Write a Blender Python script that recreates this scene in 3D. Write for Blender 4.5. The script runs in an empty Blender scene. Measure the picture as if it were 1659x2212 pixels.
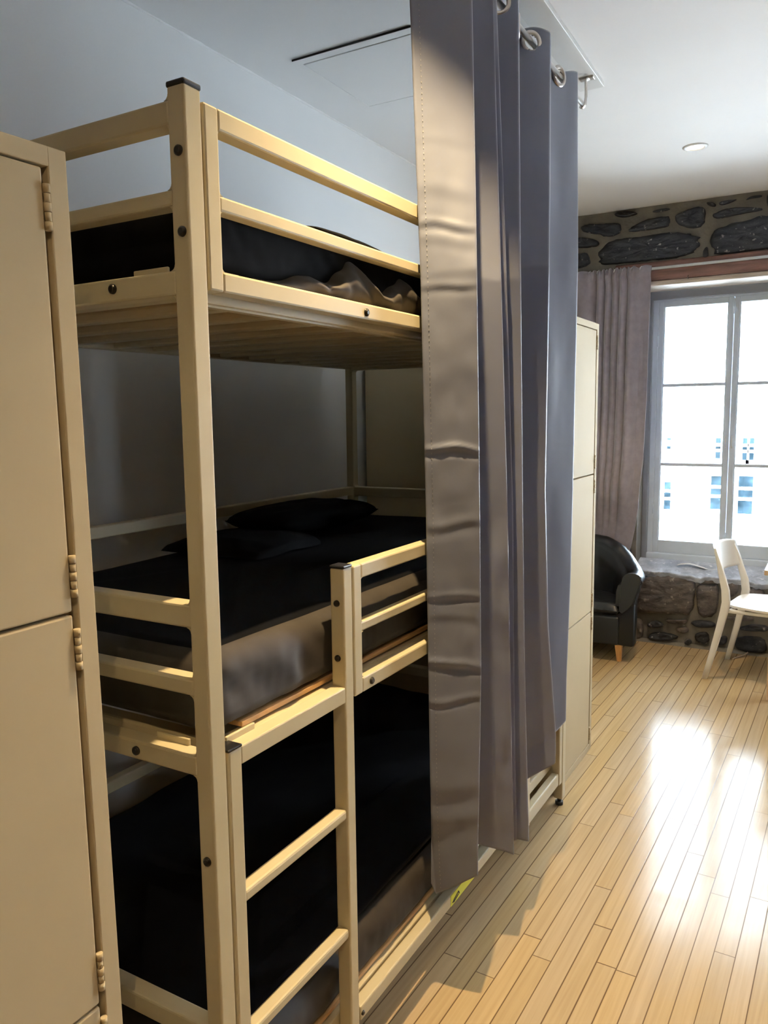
import bpy, bmesh, math, random
from mathutils import Vector, Matrix, noise
random.seed(7)
SC = bpy.context.scene
COL = SC.collection
PI = math.pi

def lerp(a, b, t): return a + (b - a) * t
def interp(x, xs, ys):
    if x <= xs[0]: return ys[0]
    for i in range(1, len(xs)):
        if x <= xs[i]:
            return lerp(ys[i-1], ys[i], (x - xs[i-1]) / (xs[i] - xs[i-1]))
    return ys[-1]
def sm(t):
    t = max(0.0, min(1.0, t)); return t * t * (3 - 2 * t)
def nz(x, y, z): return noise.noise(Vector((x, y, z)))

# ------------------------------------------------------------------ materials
def new_mat(name):
    m = bpy.data.materials.new(name); m.use_nodes = True
    nt = m.node_tree
    return m, nt, nt.nodes['Principled BSDF']
def N(nt, t, **kw):
    n = nt.nodes.new(t)
    for k, v in kw.items(): setattr(n, k, v)
    return n
def L(nt, a, b): nt.links.new(a, b)
def math_n(nt, op, a, b=None):
    n = N(nt, 'ShaderNodeMath', operation=op)
    for i, v in enumerate((a, b)):
        if v is None: continue
        if isinstance(v, (int, float)): n.inputs[i].default_value = v
        else: L(nt, v, n.inputs[i])
    return n.outputs[0]

def mat(name, col, rough=0.5, metal=0.0, var=0.08, vscale=6.0, bump=0.0, bscale=200.0, spec=0.5, sheen=0.0, coat=0.0, col2=None, bdist=0.002, detail=3.0, stretch=None):
    m, nt, b = new_mat(name)
    tc = N(nt, 'ShaderNodeTexCoord')
    src = tc.outputs['Object']
    if stretch:
        mp = N(nt, 'ShaderNodeMapping'); mp.inputs['Scale'].default_value = stretch
        L(nt, src, mp.inputs['Vector']); src = mp.outputs['Vector']
    n1 = N(nt, 'ShaderNodeTexNoise'); n1.inputs['Scale'].default_value = vscale; n1.inputs['Detail'].default_value = detail
    L(nt, src, n1.inputs['Vector'])
    cr = N(nt, 'ShaderNodeValToRGB')
    a = tuple(c * (1 - var) for c in col); d = tuple(min(1, c * (1 + var)) for c in (col2 or col))
    cr.color_ramp.elements[0].position = 0.3; cr.color_ramp.elements[1].position = 0.7
    cr.color_ramp.elements[0].color = (*a, 1); cr.color_ramp.elements[1].color = (*d, 1)
    L(nt, n1.outputs['Fac'], cr.inputs['Fac']); L(nt, cr.outputs['Color'], b.inputs['Base Color'])
    b.inputs['Roughness'].default_value = rough; b.inputs['Metallic'].default_value = metal
    b.inputs['Specular IOR Level'].default_value = spec
    b.inputs['Sheen Weight'].default_value = sheen; b.inputs['Coat Weight'].default_value = coat
    if bump > 0:
        n2 = N(nt, 'ShaderNodeTexNoise'); n2.inputs['Scale'].default_value = bscale; n2.inputs['Detail'].default_value = 4
        L(nt, src, n2.inputs['Vector'])
        bp = N(nt, 'ShaderNodeBump'); bp.inputs['Strength'].default_value = bump; bp.inputs['Distance'].default_value = bdist
        L(nt, n2.outputs['Fac'], bp.inputs['Height']); L(nt, bp.outputs['Normal'], b.inputs['Normal'])
    return m

M = {}
M['wall'] = mat('white_wall_paint', (0.84, 0.85, 0.85), 0.75, var=0.02, vscale=2, bump=0.08, bscale=120)
M['ceiling'] = mat('white_ceiling_paint', (0.88, 0.88, 0.88), 0.7, var=0.02, vscale=1.5, bump=0.05, bscale=90)
M['cream'] = mat('cream_powder_coat', (0.52, 0.445, 0.285), 0.4, var=0.03, vscale=9, bump=0.05, bscale=260, bdist=0.001)
M['locker'] = mat('beige_locker_paint', (0.49, 0.40, 0.255), 0.6, var=0.02, vscale=5, bump=0.06, bscale=420, bdist=0.0008, spec=0.12)
M['gap'] = mat('dark_gap', (0.02, 0.018, 0.015), 0.9)
M['cap'] = mat('black_plastic_cap', (0.012, 0.012, 0.014), 0.25)
M['bolt'] = mat('dark_steel_bolt', (0.05, 0.045, 0.04), 0.4, metal=0.8)
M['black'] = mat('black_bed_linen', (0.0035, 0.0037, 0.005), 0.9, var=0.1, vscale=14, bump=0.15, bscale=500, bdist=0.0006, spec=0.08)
M['sheet'] = mat('lit_black_sheet', (0.044, 0.037, 0.031), 0.75, var=0.12, vscale=14, bump=0.15, bscale=500, bdist=0.0006, spec=0.25)  # lit tone of the black sheet: lamplight put into the colour
M['ply'] = mat('pine_plywood', (0.62, 0.36, 0.15), 0.5, var=0.15, vscale=10, stretch=(20, 1, 1))
M['curtain'] = mat('grey_satin_blackout', (0.140, 0.152, 0.205), 0.40, var=0.04, vscale=5, bump=0.06, bscale=900, bdist=0.0004, sheen=0.25, spec=0.45)
M['thread'] = mat('pale_grey_thread', (0.28, 0.28, 0.29), 0.7)
M['nickel'] = mat('brushed_nickel', (0.62, 0.58, 0.54), 0.28, metal=1.0, var=0.03)
M['velvet'] = mat('mauve_velvet', (0.29, 0.258, 0.30), 0.7, var=0.12, vscale=22, bump=0.1, bscale=300, sheen=0.6, detail=6, bdist=0.001)
M['white_metal'] = mat('white_enamel', (0.75, 0.75, 0.74), 0.35, var=0.02)
M['leather'] = mat('black_leather', (0.007, 0.008, 0.011), 0.36, var=0.1, bump=0.25, bscale=90, bdist=0.0015, spec=0.45)
M['oakleg'] = mat('oak_leg', (0.50, 0.25, 0.08), 0.4, var=0.15, vscale=12, stretch=(8, 8, 1))
M['chairwhite'] = mat('white_moulded_plastic', (0.82, 0.80, 0.75), 0.4, var=0.015)
M['tablewood'] = mat('birch_veneer', (0.66, 0.44, 0.27), 0.4, var=0.08, vscale=8, stretch=(1, 14, 14))
M['tabletop'] = mat('white_lit_tabletop', (0.8, 0.76, 0.72), 0.3, var=0.01)  # light on the wooden top is put into this pale colour
M['frame'] = mat('grey_white_window_paint', (0.62, 0.69, 0.78), 0.5, var=0.05, vscale=9, bump=0.15, bscale=60)
M['casing'] = mat('slate_grey_window_casing', (0.27, 0.29, 0.33), 0.55, var=0.06, vscale=8, bump=0.15, bscale=50)
M['lintel'] = mat('red_brown_lintel_wood', (0.16, 0.075, 0.055), 0.6, var=0.35, vscale=5, bump=0.3, bscale=30, stretch=(1, 8, 8), bdist=0.004)
M['lintel_edge'] = mat('pale_lintel_edge_wood', (0.52, 0.44, 0.36), 0.5, var=0.2, vscale=6, bump=0.2, bscale=30, stretch=(1, 8, 8))
M['track'] = mat('white_track_plastic', (0.62, 0.64, 0.66), 0.4)
M['yellow'] = mat('yellow_label_vinyl', (0.72, 0.74, 0.05), 0.45, var=0.02)
M['ink'] = mat('black_ink', (0.01, 0.01, 0.01), 0.6)
M['paper'] = mat('white_paper', (0.8, 0.8, 0.8), 0.7, var=0.02)
M['facade'] = mat('white_facade_render', (0.86, 0.86, 0.86), 0.8, var=0.02)
M['farglass'] = mat('blue_grey_far_glass', (0.006, 0.010, 0.013), 0.6, var=0.5, vscale=5, spec=0.0)
M['street'] = mat('pale_street', (0.85, 0.85, 0.85), 0.9)
M['cable'] = mat('pale_cable', (0.6, 0.5, 0.38), 0.5)

def stone_mat(name, c0, c1, chip):
    m, nt, b = new_mat(name)
    tc = N(nt, 'ShaderNodeTexCoord')
    n1 = N(nt, 'ShaderNodeTexNoise'); n1.inputs['Scale'].default_value = 11; n1.inputs['Detail'].default_value = 8; n1.inputs['Roughness'].default_value = 0.65
    mp = N(nt, 'ShaderNodeMapping'); mp.inputs['Scale'].default_value = (1, 1, 2.6)
    L(nt, tc.outputs['Object'], mp.inputs['Vector']); L(nt, mp.outputs['Vector'], n1.inputs['Vector'])
    cr = N(nt, 'ShaderNodeValToRGB')
    cr.color_ramp.elements[0].position = 0.38; cr.color_ramp.elements[0].color = (*c0, 1)
    cr.color_ramp.elements[1].position = 0.68; cr.color_ramp.elements[1].color = (*c1, 1)
    L(nt, n1.outputs['Fac'], cr.inputs['Fac'])
    n2 = N(nt, 'ShaderNodeTexNoise'); n2.inputs['Scale'].default_value = 34; n2.inputs['Detail'].default_value = 3
    L(nt, tc.outputs['Object'], n2.inputs['Vector'])
    cr2 = N(nt, 'ShaderNodeValToRGB')
    cr2.color_ramp.elements[0].position = 0.625; cr2.color_ramp.elements[0].color = (0, 0, 0, 1)
    cr2.color_ramp.elements[1].position = 0.72; cr2.color_ramp.elements[1].color = (1, 1, 1, 1)
    L(nt, n2.outputs['Fac'], cr2.inputs['Fac'])
    mx = N(nt, 'ShaderNodeMix', data_type='RGBA')
    L(nt, cr2.outputs['Color'], mx.inputs[0]); L(nt, cr.outputs['Color'], mx.inputs[6]); mx.inputs[7].default_value = (*chip, 1)
    L(nt, mx.outputs[2], b.inputs['Base Color'])
    b.inputs['Roughness'].default_value = 0.62
    bp = N(nt, 'ShaderNodeBump'); bp.inputs['Strength'].default_value = 0.7; bp.inputs['Distance'].default_value = 0.012
    L(nt, n1.outputs['Fac'], bp.inputs['Height']); L(nt, bp.outputs['Normal'], b.inputs['Normal'])
    return m
M['stone_dark'] = stone_mat('dark_blue_slate', (0.010, 0.014, 0.022), (0.045, 0.045, 0.052), (0.34, 0.32, 0.30))
M['stone_mid'] = stone_mat('grey_brown_stone', (0.06, 0.052, 0.048), (0.17, 0.14, 0.125), (0.30, 0.26, 0.23))
M['mortar'] = mat('lime_mortar', (0.165, 0.147, 0.118), 0.9, var=0.2, vscale=9, bump=0.6, bscale=40, bdist=0.006, detail=8)
M['sill'] = stone_mat('grey_sill_stone', (0.32, 0.35, 0.43), (0.55, 0.59, 0.67), (0.7, 0.72, 0.76))

def floor_mat():
    m, nt, b = new_mat('maple_strip_floor')
    tc = N(nt, 'ShaderNodeTexCoord')
    rot = N(nt, 'ShaderNodeMapping'); rot.inputs['Rotation'].default_value = (0, 0, math.radians(FLOOR_ROT))
    L(nt, tc.outputs['Object'], rot.inputs['Vector'])
    sp = N(nt, 'ShaderNodeSeparateXYZ'); L(nt, rot.outputs['Vector'], sp.inputs[0])
    W, LEN = PLANK_W, 0.95
    rx = math_n(nt, 'DIVIDE', math_n(nt, 'ADD', sp.outputs[0], PLANK_OFF), W)
    row = math_n(nt, 'FLOOR', rx); fx = math_n(nt, 'FRACT', rx)
    wn = N(nt, 'ShaderNodeTexWhiteNoise', noise_dimensions='1D'); L(nt, row, wn.inputs['W'])
    ry = math_n(nt, 'ADD', math_n(nt, 'DIVIDE', sp.outputs[1], LEN), math_n(nt, 'MULTIPLY', wn.outputs['Value'], 7.31))
    seg = math_n(nt, 'FLOOR', ry); fy = math_n(nt, 'FRACT', ry)
    cmb = N(nt, 'ShaderNodeCombineXYZ'); L(nt, row, cmb.inputs[0]); L(nt, seg, cmb.inputs[1])
    wn2 = N(nt, 'ShaderNodeTexWhiteNoise', noise_dimensions='2D'); L(nt, cmb.outputs[0], wn2.inputs['Vector'])
    # seams
    ex = math_n(nt, 'MINIMUM', fx, math_n(nt, 'SUBTRACT', 1.0, fx)); ex = math_n(nt, 'MULTIPLY', ex, W)
    ey = math_n(nt, 'MINIMUM', fy, math_n(nt, 'SUBTRACT', 1.0, fy)); ey = math_n(nt, 'MULTIPLY', ey, LEN)
    e = math_n(nt, 'MINIMUM', ex, ey)
    wid = math_n(nt, 'ADD', 0.0019, math_n(nt, 'MULTIPLY', wn.outputs['Value'], 0.0017))
    seam = N(nt, 'ShaderNodeMapRange'); seam.inputs[1].default_value = 0.0; L(nt, e, seam.inputs[0]); L(nt, wid, seam.inputs[2])
    # grain
    mp = N(nt, 'ShaderNodeMapping'); mp.inputs['Scale'].default_value = (70, 2.0, 1); L(nt, rot.outputs['Vector'], mp.inputs['Vector'])
    off = N(nt, 'ShaderNodeVectorMath', operation='ADD'); L(nt, mp.outputs['Vector'], off.inputs[0]); 
    sc = N(nt, 'ShaderNodeVectorMath', operation='SCALE'); L(nt, wn2.outputs['Color'], sc.inputs[0]); sc.inputs['Scale'].default_value = 37.0
    L(nt, sc.outputs[0], off.inputs[1])
    g = N(nt, 'ShaderNodeTexNoise'); g.inputs['Scale'].default_value = 1.2; g.inputs['Detail'].default_value = 6; g.inputs['Distortion'].default_value = 0.6
    L(nt, off.outputs[0], g.inputs['Vector'])
    cr = N(nt, 'ShaderNodeValToRGB')
    cr.color_ramp.elements[0].position = 0.15; cr.color_ramp.elements[0].color = (0.35, 0.24, 0.122, 1)
    cr.color_ramp.elements[1].position = 0.75; cr.color_ramp.elements[1].color = (0.45, 0.32, 0.172, 1)
    L(nt, g.outputs['Fac'], cr.inputs['Fac'])
    hs = N(nt, 'ShaderNodeHueSaturation')
    L(nt, cr.outputs['Color'], hs.inputs['Color'])
    val = N(nt, 'ShaderNodeMapRange'); L(nt, wn2.outputs['Value'], val.inputs[0]); val.inputs[3].default_value = 0.94; val.inputs[4].default_value = 1.05
    L(nt, val.outputs[0], hs.inputs['Value'])
    sep = N(nt, 'ShaderNodeSeparateColor'); L(nt, wn2.outputs['Color'], sep.inputs[0])
    sat = N(nt, 'ShaderNodeMapRange'); L(nt, sep.outputs[1], sat.inputs[0]); sat.inputs[3].default_value = 0.92; sat.inputs[4].default_value = 1.08
    L(nt, sat.outputs[0], hs.inputs['Saturation'])
    mx = N(nt, 'ShaderNodeMix', data_type='RGBA'); L(nt, seam.outputs[0], mx.inputs[0])
    mx.inputs[6].default_value = (0.05, 0.022, 0.010, 1); L(nt, hs.outputs['Color'], mx.inputs[7])
    L(nt, mx.outputs[2], b.inputs['Base Color'])
    # satin varnish with scuffs
    s = N(nt, 'ShaderNodeTexNoise'); s.inputs['Scale'].default_value = 9; s.inputs['Detail'].default_value = 7; L(nt, rot.outputs['Vector'], s.inputs['Vector'])
    rr = N(nt, 'ShaderNodeMapRange'); L(nt, s.outputs['Fac'], rr.inputs[0]); rr.inputs[1].default_value = 0.3; rr.inputs[2].default_value = 0.75
    rr.inputs[3].default_value = 0.14; rr.inputs[4].default_value = 0.22
    L(nt, rr.outputs[0], b.inputs['Roughness'])
    L(nt, math_n(nt, 'MULTIPLY', seam.outputs[0], 0.14), b.inputs['Specular IOR Level'])
    hgt = math_n(nt, 'ADD', math_n(nt, 'MULTIPLY', seam.outputs[0], 0.25), math_n(nt, 'MULTIPLY', wn2.outputs['Value'], 0.25))
    w3 = N(nt, 'ShaderNodeTexNoise'); w3.inputs['Scale'].default_value = 14; w3.inputs['Detail'].default_value = 2
    L(nt, rot.outputs['Vector'], w3.inputs['Vector'])
    hgt = math_n(nt, 'ADD', hgt, math_n(nt, 'MULTIPLY', w3.outputs['Fac'], 0.8))
    bp = N(nt, 'ShaderNodeBump'); bp.inputs['Strength'].default_value = 0.15; bp.inputs['Distance'].default_value = 0.002
    L(nt, hgt, bp.inputs['Height']); L(nt, bp.outputs['Normal'], b.inputs['Normal'])
    return m
FLOOR_ROT = 1.3; PLANK_W = 0.0568; PLANK_OFF = 0.187
M['floor'] = floor_mat()

def glass_mat():
    m = bpy.data.materials.new('old_window_glass'); m.use_nodes = True; nt = m.node_tree
    nt.nodes.remove(nt.nodes['Principled BSDF'])
    out = nt.nodes['Material Output']
    tr = N(nt, 'ShaderNodeBsdfTransparent'); tr.inputs['Color'].default_value = (0.95, 0.985, 1.0, 1)
    gl = N(nt, 'ShaderNodeBsdfGlossy'); gl.inputs['Roughness'].default_value = 0.02
    fr = N(nt, 'ShaderNodeFresnel'); fr.inputs['IOR'].default_value = 1.45
    w = N(nt, 'ShaderNodeTexNoise'); w.inputs['Scale'].default_value = 3
    bp = N(nt, 'ShaderNodeBump'); bp.inputs['Strength'].default_value = 0.05; L(nt, w.outputs['Fac'], bp.inputs['Height'])
    L(nt, bp.outputs['Normal'], gl.inputs['Normal'])
    mx = N(nt, 'ShaderNodeMixShader'); L(nt, fr.outputs[0], mx.inputs[0]); L(nt, tr.outputs[0], mx.inputs[1]); L(nt, gl.outputs[0], mx.inputs[2])
    L(nt, mx.outputs[0], out.inputs['Surface'])
    return m
M['glass'] = glass_mat()
def emit_mat(name, col, s):
    m, nt, b = new_mat(name)
    b.inputs['Base Color'].default_value = (*col, 1)
    b.inputs['Emission Color'].default_value = (*col, 1); b.inputs['Emission Strength'].default_value = s
    return m
M['lamp'] = emit_mat('downlight_lens_glow', (1.0, 0.86, 0.66), 5.0)

# ------------------------------------------------------------------ mesh helpers
def bm_new(): return bmesh.new()
def merge(bm, tmp, mi=0, mtx=None):
    if mtx is not None: bmesh.ops.transform(tmp, matrix=mtx, verts=tmp.verts)
    vm = {v: bm.verts.new(v.co) for v in tmp.verts}
    for f in tmp.faces:
        try:
            nf = bm.faces.new([vm[v] for v in f.verts]); nf.material_index = mi; nf.smooth = f.smooth
        except ValueError: pass
    tmp.free()
def box(bm, x0, x1, y0, y1, z0, z1, bev=0.0, seg=2, mi=0, mtx=None):
    t = bmesh.new()
    bmesh.ops.create_cube(t, size=1)
    for v in t.verts:
        v.co = Vector((lerp(x0, x1, v.co.x + .5), lerp(y0, y1, v.co.y + .5), lerp(z0, z1, v.co.z + .5)))
    if bev > 0:
        bmesh.ops.bevel(t, geom=list(t.edges), offset=bev, segments=seg, profile=0.5, affect='EDGES', clamp_overlap=True)
    merge(bm, t, mi, mtx)
    return bm
def cyl(bm, p0, p1, r0, r1=None, n=20, mi=0, smooth=True):
    r1 = r0 if r1 is None else r1
    p0, p1 = Vector(p0), Vector(p1); d = (p1 - p0)
    q = d.to_track_quat('Z', 'Y')
    a = [bm.verts.new(p0 + q @ Vector((r0 * math.cos(2*PI*i/n), r0 * math.sin(2*PI*i/n), 0))) for i in range(n)]
    b = [bm.verts.new(p1 + q @ Vector((r1 * math.cos(2*PI*i/n), r1 * math.sin(2*PI*i/n), 0))) for i in range(n)]
    for i in range(n):
        f = bm.faces.new((a[i], a[(i+1) % n], b[(i+1) % n], b[i])); f.smooth = smooth; f.material_index = mi
    f = bm.faces.new(list(reversed(a))); f.material_index = mi
    f = bm.faces.new(b); f.material_index = mi
def lathe(bm, prof, n=32, mtx=None, mi=0):
    t = bmesh.new()
    rings = []
    for r, z in prof:
        if r < 1e-6: rings.append([t.verts.new((0, 0, z))])
        else: rings.append([t.verts.new((r*math.cos(2*PI*i/n), r*math.sin(2*PI*i/n), z)) for i in range(n)])
    for a, b in zip(rings, rings[1:]):
        for i in range(n):
            j = (i+1) % n
            if len(a) == 1 and len(b) > 1: f = t.faces.new((a[0], b[i], b[j]))
            elif len(b) == 1 and len(a) > 1: f = t.faces.new((a[i], b[0], a[j]))
            elif len(a) > 1: f = t.faces.new((a[i], b[i], b[j], a[j]))
            else: continue
            f.smooth = True
    bmesh.ops.recalc_face_normals(t, faces=t.faces)
    merge(bm, t, mi, mtx)
def tube(bm, pts, r, n=10, closed=False, mi=0):
    pts = [Vector(p) for p in pts]; rings = []
    m = len(pts)
    for i, p in enumerate(pts):
        d = (pts[(i+1) % m] - pts[i-1]) if closed else (pts[min(i+1, m-1)] - pts[max(i-1, 0)])
        q = d.normalized().to_track_quat('Z', 'Y')
        rad = r[i] if isinstance(r, (list, tuple)) else r
        rings.append([bm.verts.new(p + q @ Vector((rad*math.cos(2*PI*k/n), rad*math.sin(2*PI*k/n), 0))) for k in range(n)])
    R = list(zip(rings, rings[1:])) + ([(rings[-1], rings[0])] if closed else [])
    for a, b in R:
        # pick best alignment
        off = min(range(n), key=lambda o: sum((a[k].co - b[(k+o) % n].co).length for k in range(0, n, 3))) if closed else 0
        for k in range(n):
            f = bm.faces.new((a[k], a[(k+1) % n], b[(k+1+off) % n], b[(k+off) % n])); f.smooth = True; f.material_index = mi
    if not closed:
        bm.faces.new(list(reversed(rings[0]))).material_index = mi; bm.faces.new(rings[-1]).material_index = mi
def gridsurf(bm, fn, nu, nv, mi=0, smooth=True, flip=False):
    vs = [[bm.verts.new(fn(i / nu, j / nv)) for i in range(nu + 1)] for j in range(nv + 1)]
    for j in range(nv):
        for i in range(nu):
            q = (vs[j][i], vs[j][i+1], vs[j+1][i+1], vs[j+1][i])
            f = bm.faces.new(tuple(reversed(q)) if flip else q); f.smooth = smooth; f.material_index = mi
    return vs
def prism(bm, poly, axis, a, b, mi=0, bev=0.0, smooth=False):
    """poly of 2-D points extruded along axis ('x','y','z') from a to b"""
    t = bmesh.new()
    def P(u, v, w):
        return {'x': (w, u, v), 'y': (u, w, v), 'z': (u, v, w)}[axis]
    A = [t.verts.new(P(u, v, a)) for u, v in poly]; B = [t.verts.new(P(u, v, b)) for u, v in poly]
    n = len(poly)
    for i in range(n): t.faces.new((A[i], A[(i+1) % n], B[(i+1) % n], B[i])).smooth = smooth
    t.faces.new(A); t.faces.new(B)
    bmesh.ops.recalc_face_normals(t, faces=t.faces)
    if bev: bmesh.ops.bevel(t, geom=list(t.edges), offset=bev, segments=2, profile=0.5, affect='EDGES', clamp_overlap=True)
    merge(bm, t, mi)

def obj(name, bm, mats, parent=None, recalc=False):
    if recalc: bmesh.ops.recalc_face_normals(bm, faces=bm.faces)
    me = bpy.data.meshes.new(name); bm.to_mesh(me); bm.free()
    for m in (mats if isinstance(mats, (list, tuple)) else [mats]): me.materials.append(m)
    o = bpy.data.objects.new(name, me); COL.objects.link(o)
    if parent is not None:
        o.parent = parent
        o.matrix_parent_inverse = parent.matrix_basis.inverted()   # children are built in world coordinates
    return o
def tag(o, label=None, cat=None, group=None, kind=None):
    if label: o['label'] = label
    if cat: o['category'] = cat
    if group: o['group'] = group
    if kind: o['kind'] = kind
    return o
def thing(name, loc, label=None, cat=None, group=None, kind=None, rot=(0, 0, 0)):
    o = bpy.data.objects.new(name, None); COL.objects.link(o)
    o.empty_display_size = 0.1
    o.location = loc; o.rotation_euler = rot
    return tag(o, label, cat, group, kind)
def mod_smooth(o, lv=1):
    m = o.modifiers.new('sub', 'SUBSURF'); m.levels = lv; m.render_levels = lv
def copy_tree(o, parent=None):
    c = o.copy(); COL.objects.link(c)
    if parent is not None: c.parent = parent
    for ch in list(o.children): copy_tree(ch, c)
    return c
def chaikin(p, closed=True, it=2):
    for _ in range(it):
        q = []
        n = len(p)
        for i in range(n if closed else n - 1):
            a, b = p[i], p[(i+1) % n]
            q.append((lerp(a[0], b[0], .25), lerp(a[1], b[1], .25))); q.append((lerp(a[0], b[0], .75), lerp(a[1], b[1], .75)))
        p = q if closed else [p[0]] + q + [p[-1]]
    return p

# ------------------------------------------------------------------ camera
R = ((0.86599007, 0.49989774, -0.01278439), (0.04997017, -0.11194614, -0.99245707), (-0.49755821, 0.85881914, -0.12192422))
cam = bpy.data.cameras.new('camera'); co = bpy.data.objects.new('camera', cam); COL.objects.link(co)
mw = Matrix(((R[0][0], -R[1][0], -R[2][0], 0), (R[0][1], -R[1][1], -R[2][1], 0), (R[0][2], -R[1][2], -R[2][2], 1.575), (0, 0, 0, 1)))
co.matrix_world = mw
cam.sensor_fit = 'HORIZONTAL'; cam.sensor_width = 36.0; cam.lens = 36.0 * 1703.47 / 1659.0
cam.clip_start = 0.02; cam.clip_end = 200
SC.camera = co

# ------------------------------------------------------------------ room shell
ZC = 2.88; XW = -2.02; XR = 2.4; YN = -2.6; YU = 5.41; YL = 5.50
def struct(name, bm, m, parent=None):
    o = obj(name, bm, m, parent)
    if parent is None: o['kind'] = 'structure'
    return o
b = bm_new(); box(b, XW - .1, XR + .1, YN - .1, 5.95, -0.12, 0.0); struct('floor', b, M['floor'])
b = bm_new(); box(b, XW - .1, XR + .1, YN - .1, 5.95, ZC, ZC + .12); struct('ceiling', b, M['ceiling'])
b = bm_new(); box(b, XW - .12, XW, YN - .1, 5.95, 0, ZC); struct('wall_left', b, M['wall'])
b = bm_new(); box(b, XR, XR + .12, YN - .1, 5.95, 0, ZC); struct('wall_right', b, M['stone_mid'])
b = bm_new(); box(b, XW, XR, YN - .12, YN, 0, ZC); struct('wall_near', b, M['stone_mid'])
# bead of caulk along the corner of ceiling and wall
b = bm_new()
def bead(u, v):
    y = lerp(1.2, 5.3, u); a = v * PI / 2
    r = 0.004 + 0.006 * max(0, nz(y * 9, 2.1, 0)) + 0.006 * max(0, nz(y * 31, 7.7, 0))
    return (XW + r * math.cos(a) , y, ZC - r * math.sin(a))
gridsurf(b, bead, 400, 3); struct('trim_3', b, M['ceiling'])

WX0, WX1 = -1.19, -0.10          # window opening
LZ = 2.41                         # underside of the lintel
def mortar_patch(b, x0, x1, z0, z1, y, dy=0.012, st=0.03, edge=False):
    nu = max(1, int((x1-x0)/st)); nv = max(1, int((z1-z0)/st))
    def fn(u, v):
        x, z = lerp(x0, x1, u), lerp(z0, z1, v)
        d = dy * (nz(x*5, z*5, y) + .5*nz(x*14, z*14, 3.3))
        return (x, y - max(-0.006, d) * (0.5 if edge else 1), z)
    gridsurf(b, fn, nu, nv, 0)
def stone(b, poly, y, mi, depth=0.03, seed=0.0):
    P = chaikin(chaikin(poly, True, 1), True, 1) if len(poly) < 7 else [q for a, c in zip(chaikin(poly, True, 1), chaikin(poly, True, 1)[1:] + chaikin(poly, True, 1)[:1]) for q in (a, ((a[0]+c[0])/2, (a[1]+c[1])/2))]
    # ragged outline
    cx = sum(p[0] for p in P) / len(P); cz = sum(p[1] for p in P) / len(P)
    rings = []
    for s, d in ((1.02, -0.012), (1.0, 0.35), (0.93, 0.8), (0.78, 1.0), (0.55, 1.03), (0.28, 1.0)):
        ring = []
        for (x, z) in P:
            rg = 1 + 0.10 * nz(x*30, z*30, seed) + .06 * nz(x*80, z*80, seed) if s > .9 else 1
            xx, zz = cx + (x-cx)*s*rg, cz + (z-cz)*s*rg
            dd = d * depth * (1 + .35 * nz(xx*18, zz*18, seed) + .3 * nz(xx*45, zz*45, seed)) if d > 0 else d
            ring.append(b.verts.new((xx, y - dd, zz)))
        rings.append(ring)
    n = len(P)
    for r0, r1 in zip(rings, rings[1:]):
        for i in range(n):
            f = b.faces.new((r0[i], r0[(i+1) % n], r1[(i+1) % n], r1[i])); f.smooth = True; f.material_index = mi
    c = b.verts.new((cx, y - depth, cz))
    for i in range(n):
        f = b.faces.new((rings[-1][i], rings[-1][(i+1) % n], c)); f.smooth = True; f.material_index = mi
UP = [
[(-1.589, 2.803), (-1.551, 2.824), (-1.444, 2.807), (-1.369, 2.805), (-1.321, 2.795), (-1.309, 2.743), (-1.338, 2.725), (-1.412, 2.721), (-1.465, 2.748), (-1.542, 2.765)],
[(-1.371, 2.863), (-1.283, 2.87), (-1.195, 2.847), (-1.245, 2.832), (-1.318, 2.831)],
[(-1.138, 2.843), (-1.054, 2.856), (-0.999, 2.846), (-1.068, 2.833)],
[(-1.276, 2.754), (-1.18, 2.792), (-1.025, 2.81), (-1.007, 2.776), (-1.016, 2.739), (-1.121, 2.735), (-1.257, 2.733)],
[(-0.98, 2.804), (-0.903, 2.828), (-0.822, 2.838), (-0.802, 2.811), (-0.805, 2.716), (-0.892, 2.713), (-0.954, 2.745), (-0.979, 2.773)],
[(-0.803, 2.856), (-0.737, 2.843), (-0.743, 2.82), (-0.783, 2.836)],
[(-0.727, 2.849), (-0.659, 2.852), (-0.611, 2.849), (-0.659, 2.832), (-0.71, 2.823)],
[(-0.579, 2.834), (-0.552, 2.857), (-0.477, 2.856), (-0.488, 2.841), (-0.545, 2.843)],
[(-0.771, 2.773), (-0.703, 2.798), (-0.632, 2.805), (-0.486, 2.782), (-0.491, 2.763), (-0.567, 2.76), (-0.656, 2.755), (-0.72, 2.746)],
[(-1.65, 2.74), (-1.534, 2.734), (-1.449, 2.695), (-1.471, 2.664), (-1.64, 2.675)],
[(-1.65, 2.637), (-1.528, 2.637), (-1.516, 2.599), (-1.519, 2.548), (-1.64, 2.536)],
[(-1.454, 2.556), (-1.451, 2.607), (-1.397, 2.696), (-1.278, 2.696), (-1.206, 2.699), (-1.078, 2.701), (-0.981, 2.703), (-0.898, 2.679), (-0.816, 2.642), (-0.834, 2.596), (-0.867, 2.565), (-0.934, 2.544), (-1.073, 2.541), (-1.216, 2.546), (-1.364, 2.546)],
[(-0.805, 2.523), (-0.803, 2.564), (-0.781, 2.596), (-0.773, 2.554), (-0.778, 2.52)],
[(-0.772, 2.63), (-0.738, 2.68), (-0.673, 2.706), (-0.559, 2.718), (-0.484, 2.735), (-0.41, 2.732), (-0.301, 2.731), (-0.293, 2.547), (-0.476, 2.542), (-0.602, 2.535), (-0.726, 2.539), (-0.747, 2.572)],
[(-0.461, 2.857), (-0.415, 2.857), (-0.366, 2.847), (-0.363, 2.772), (-0.451, 2.767)]]
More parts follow.
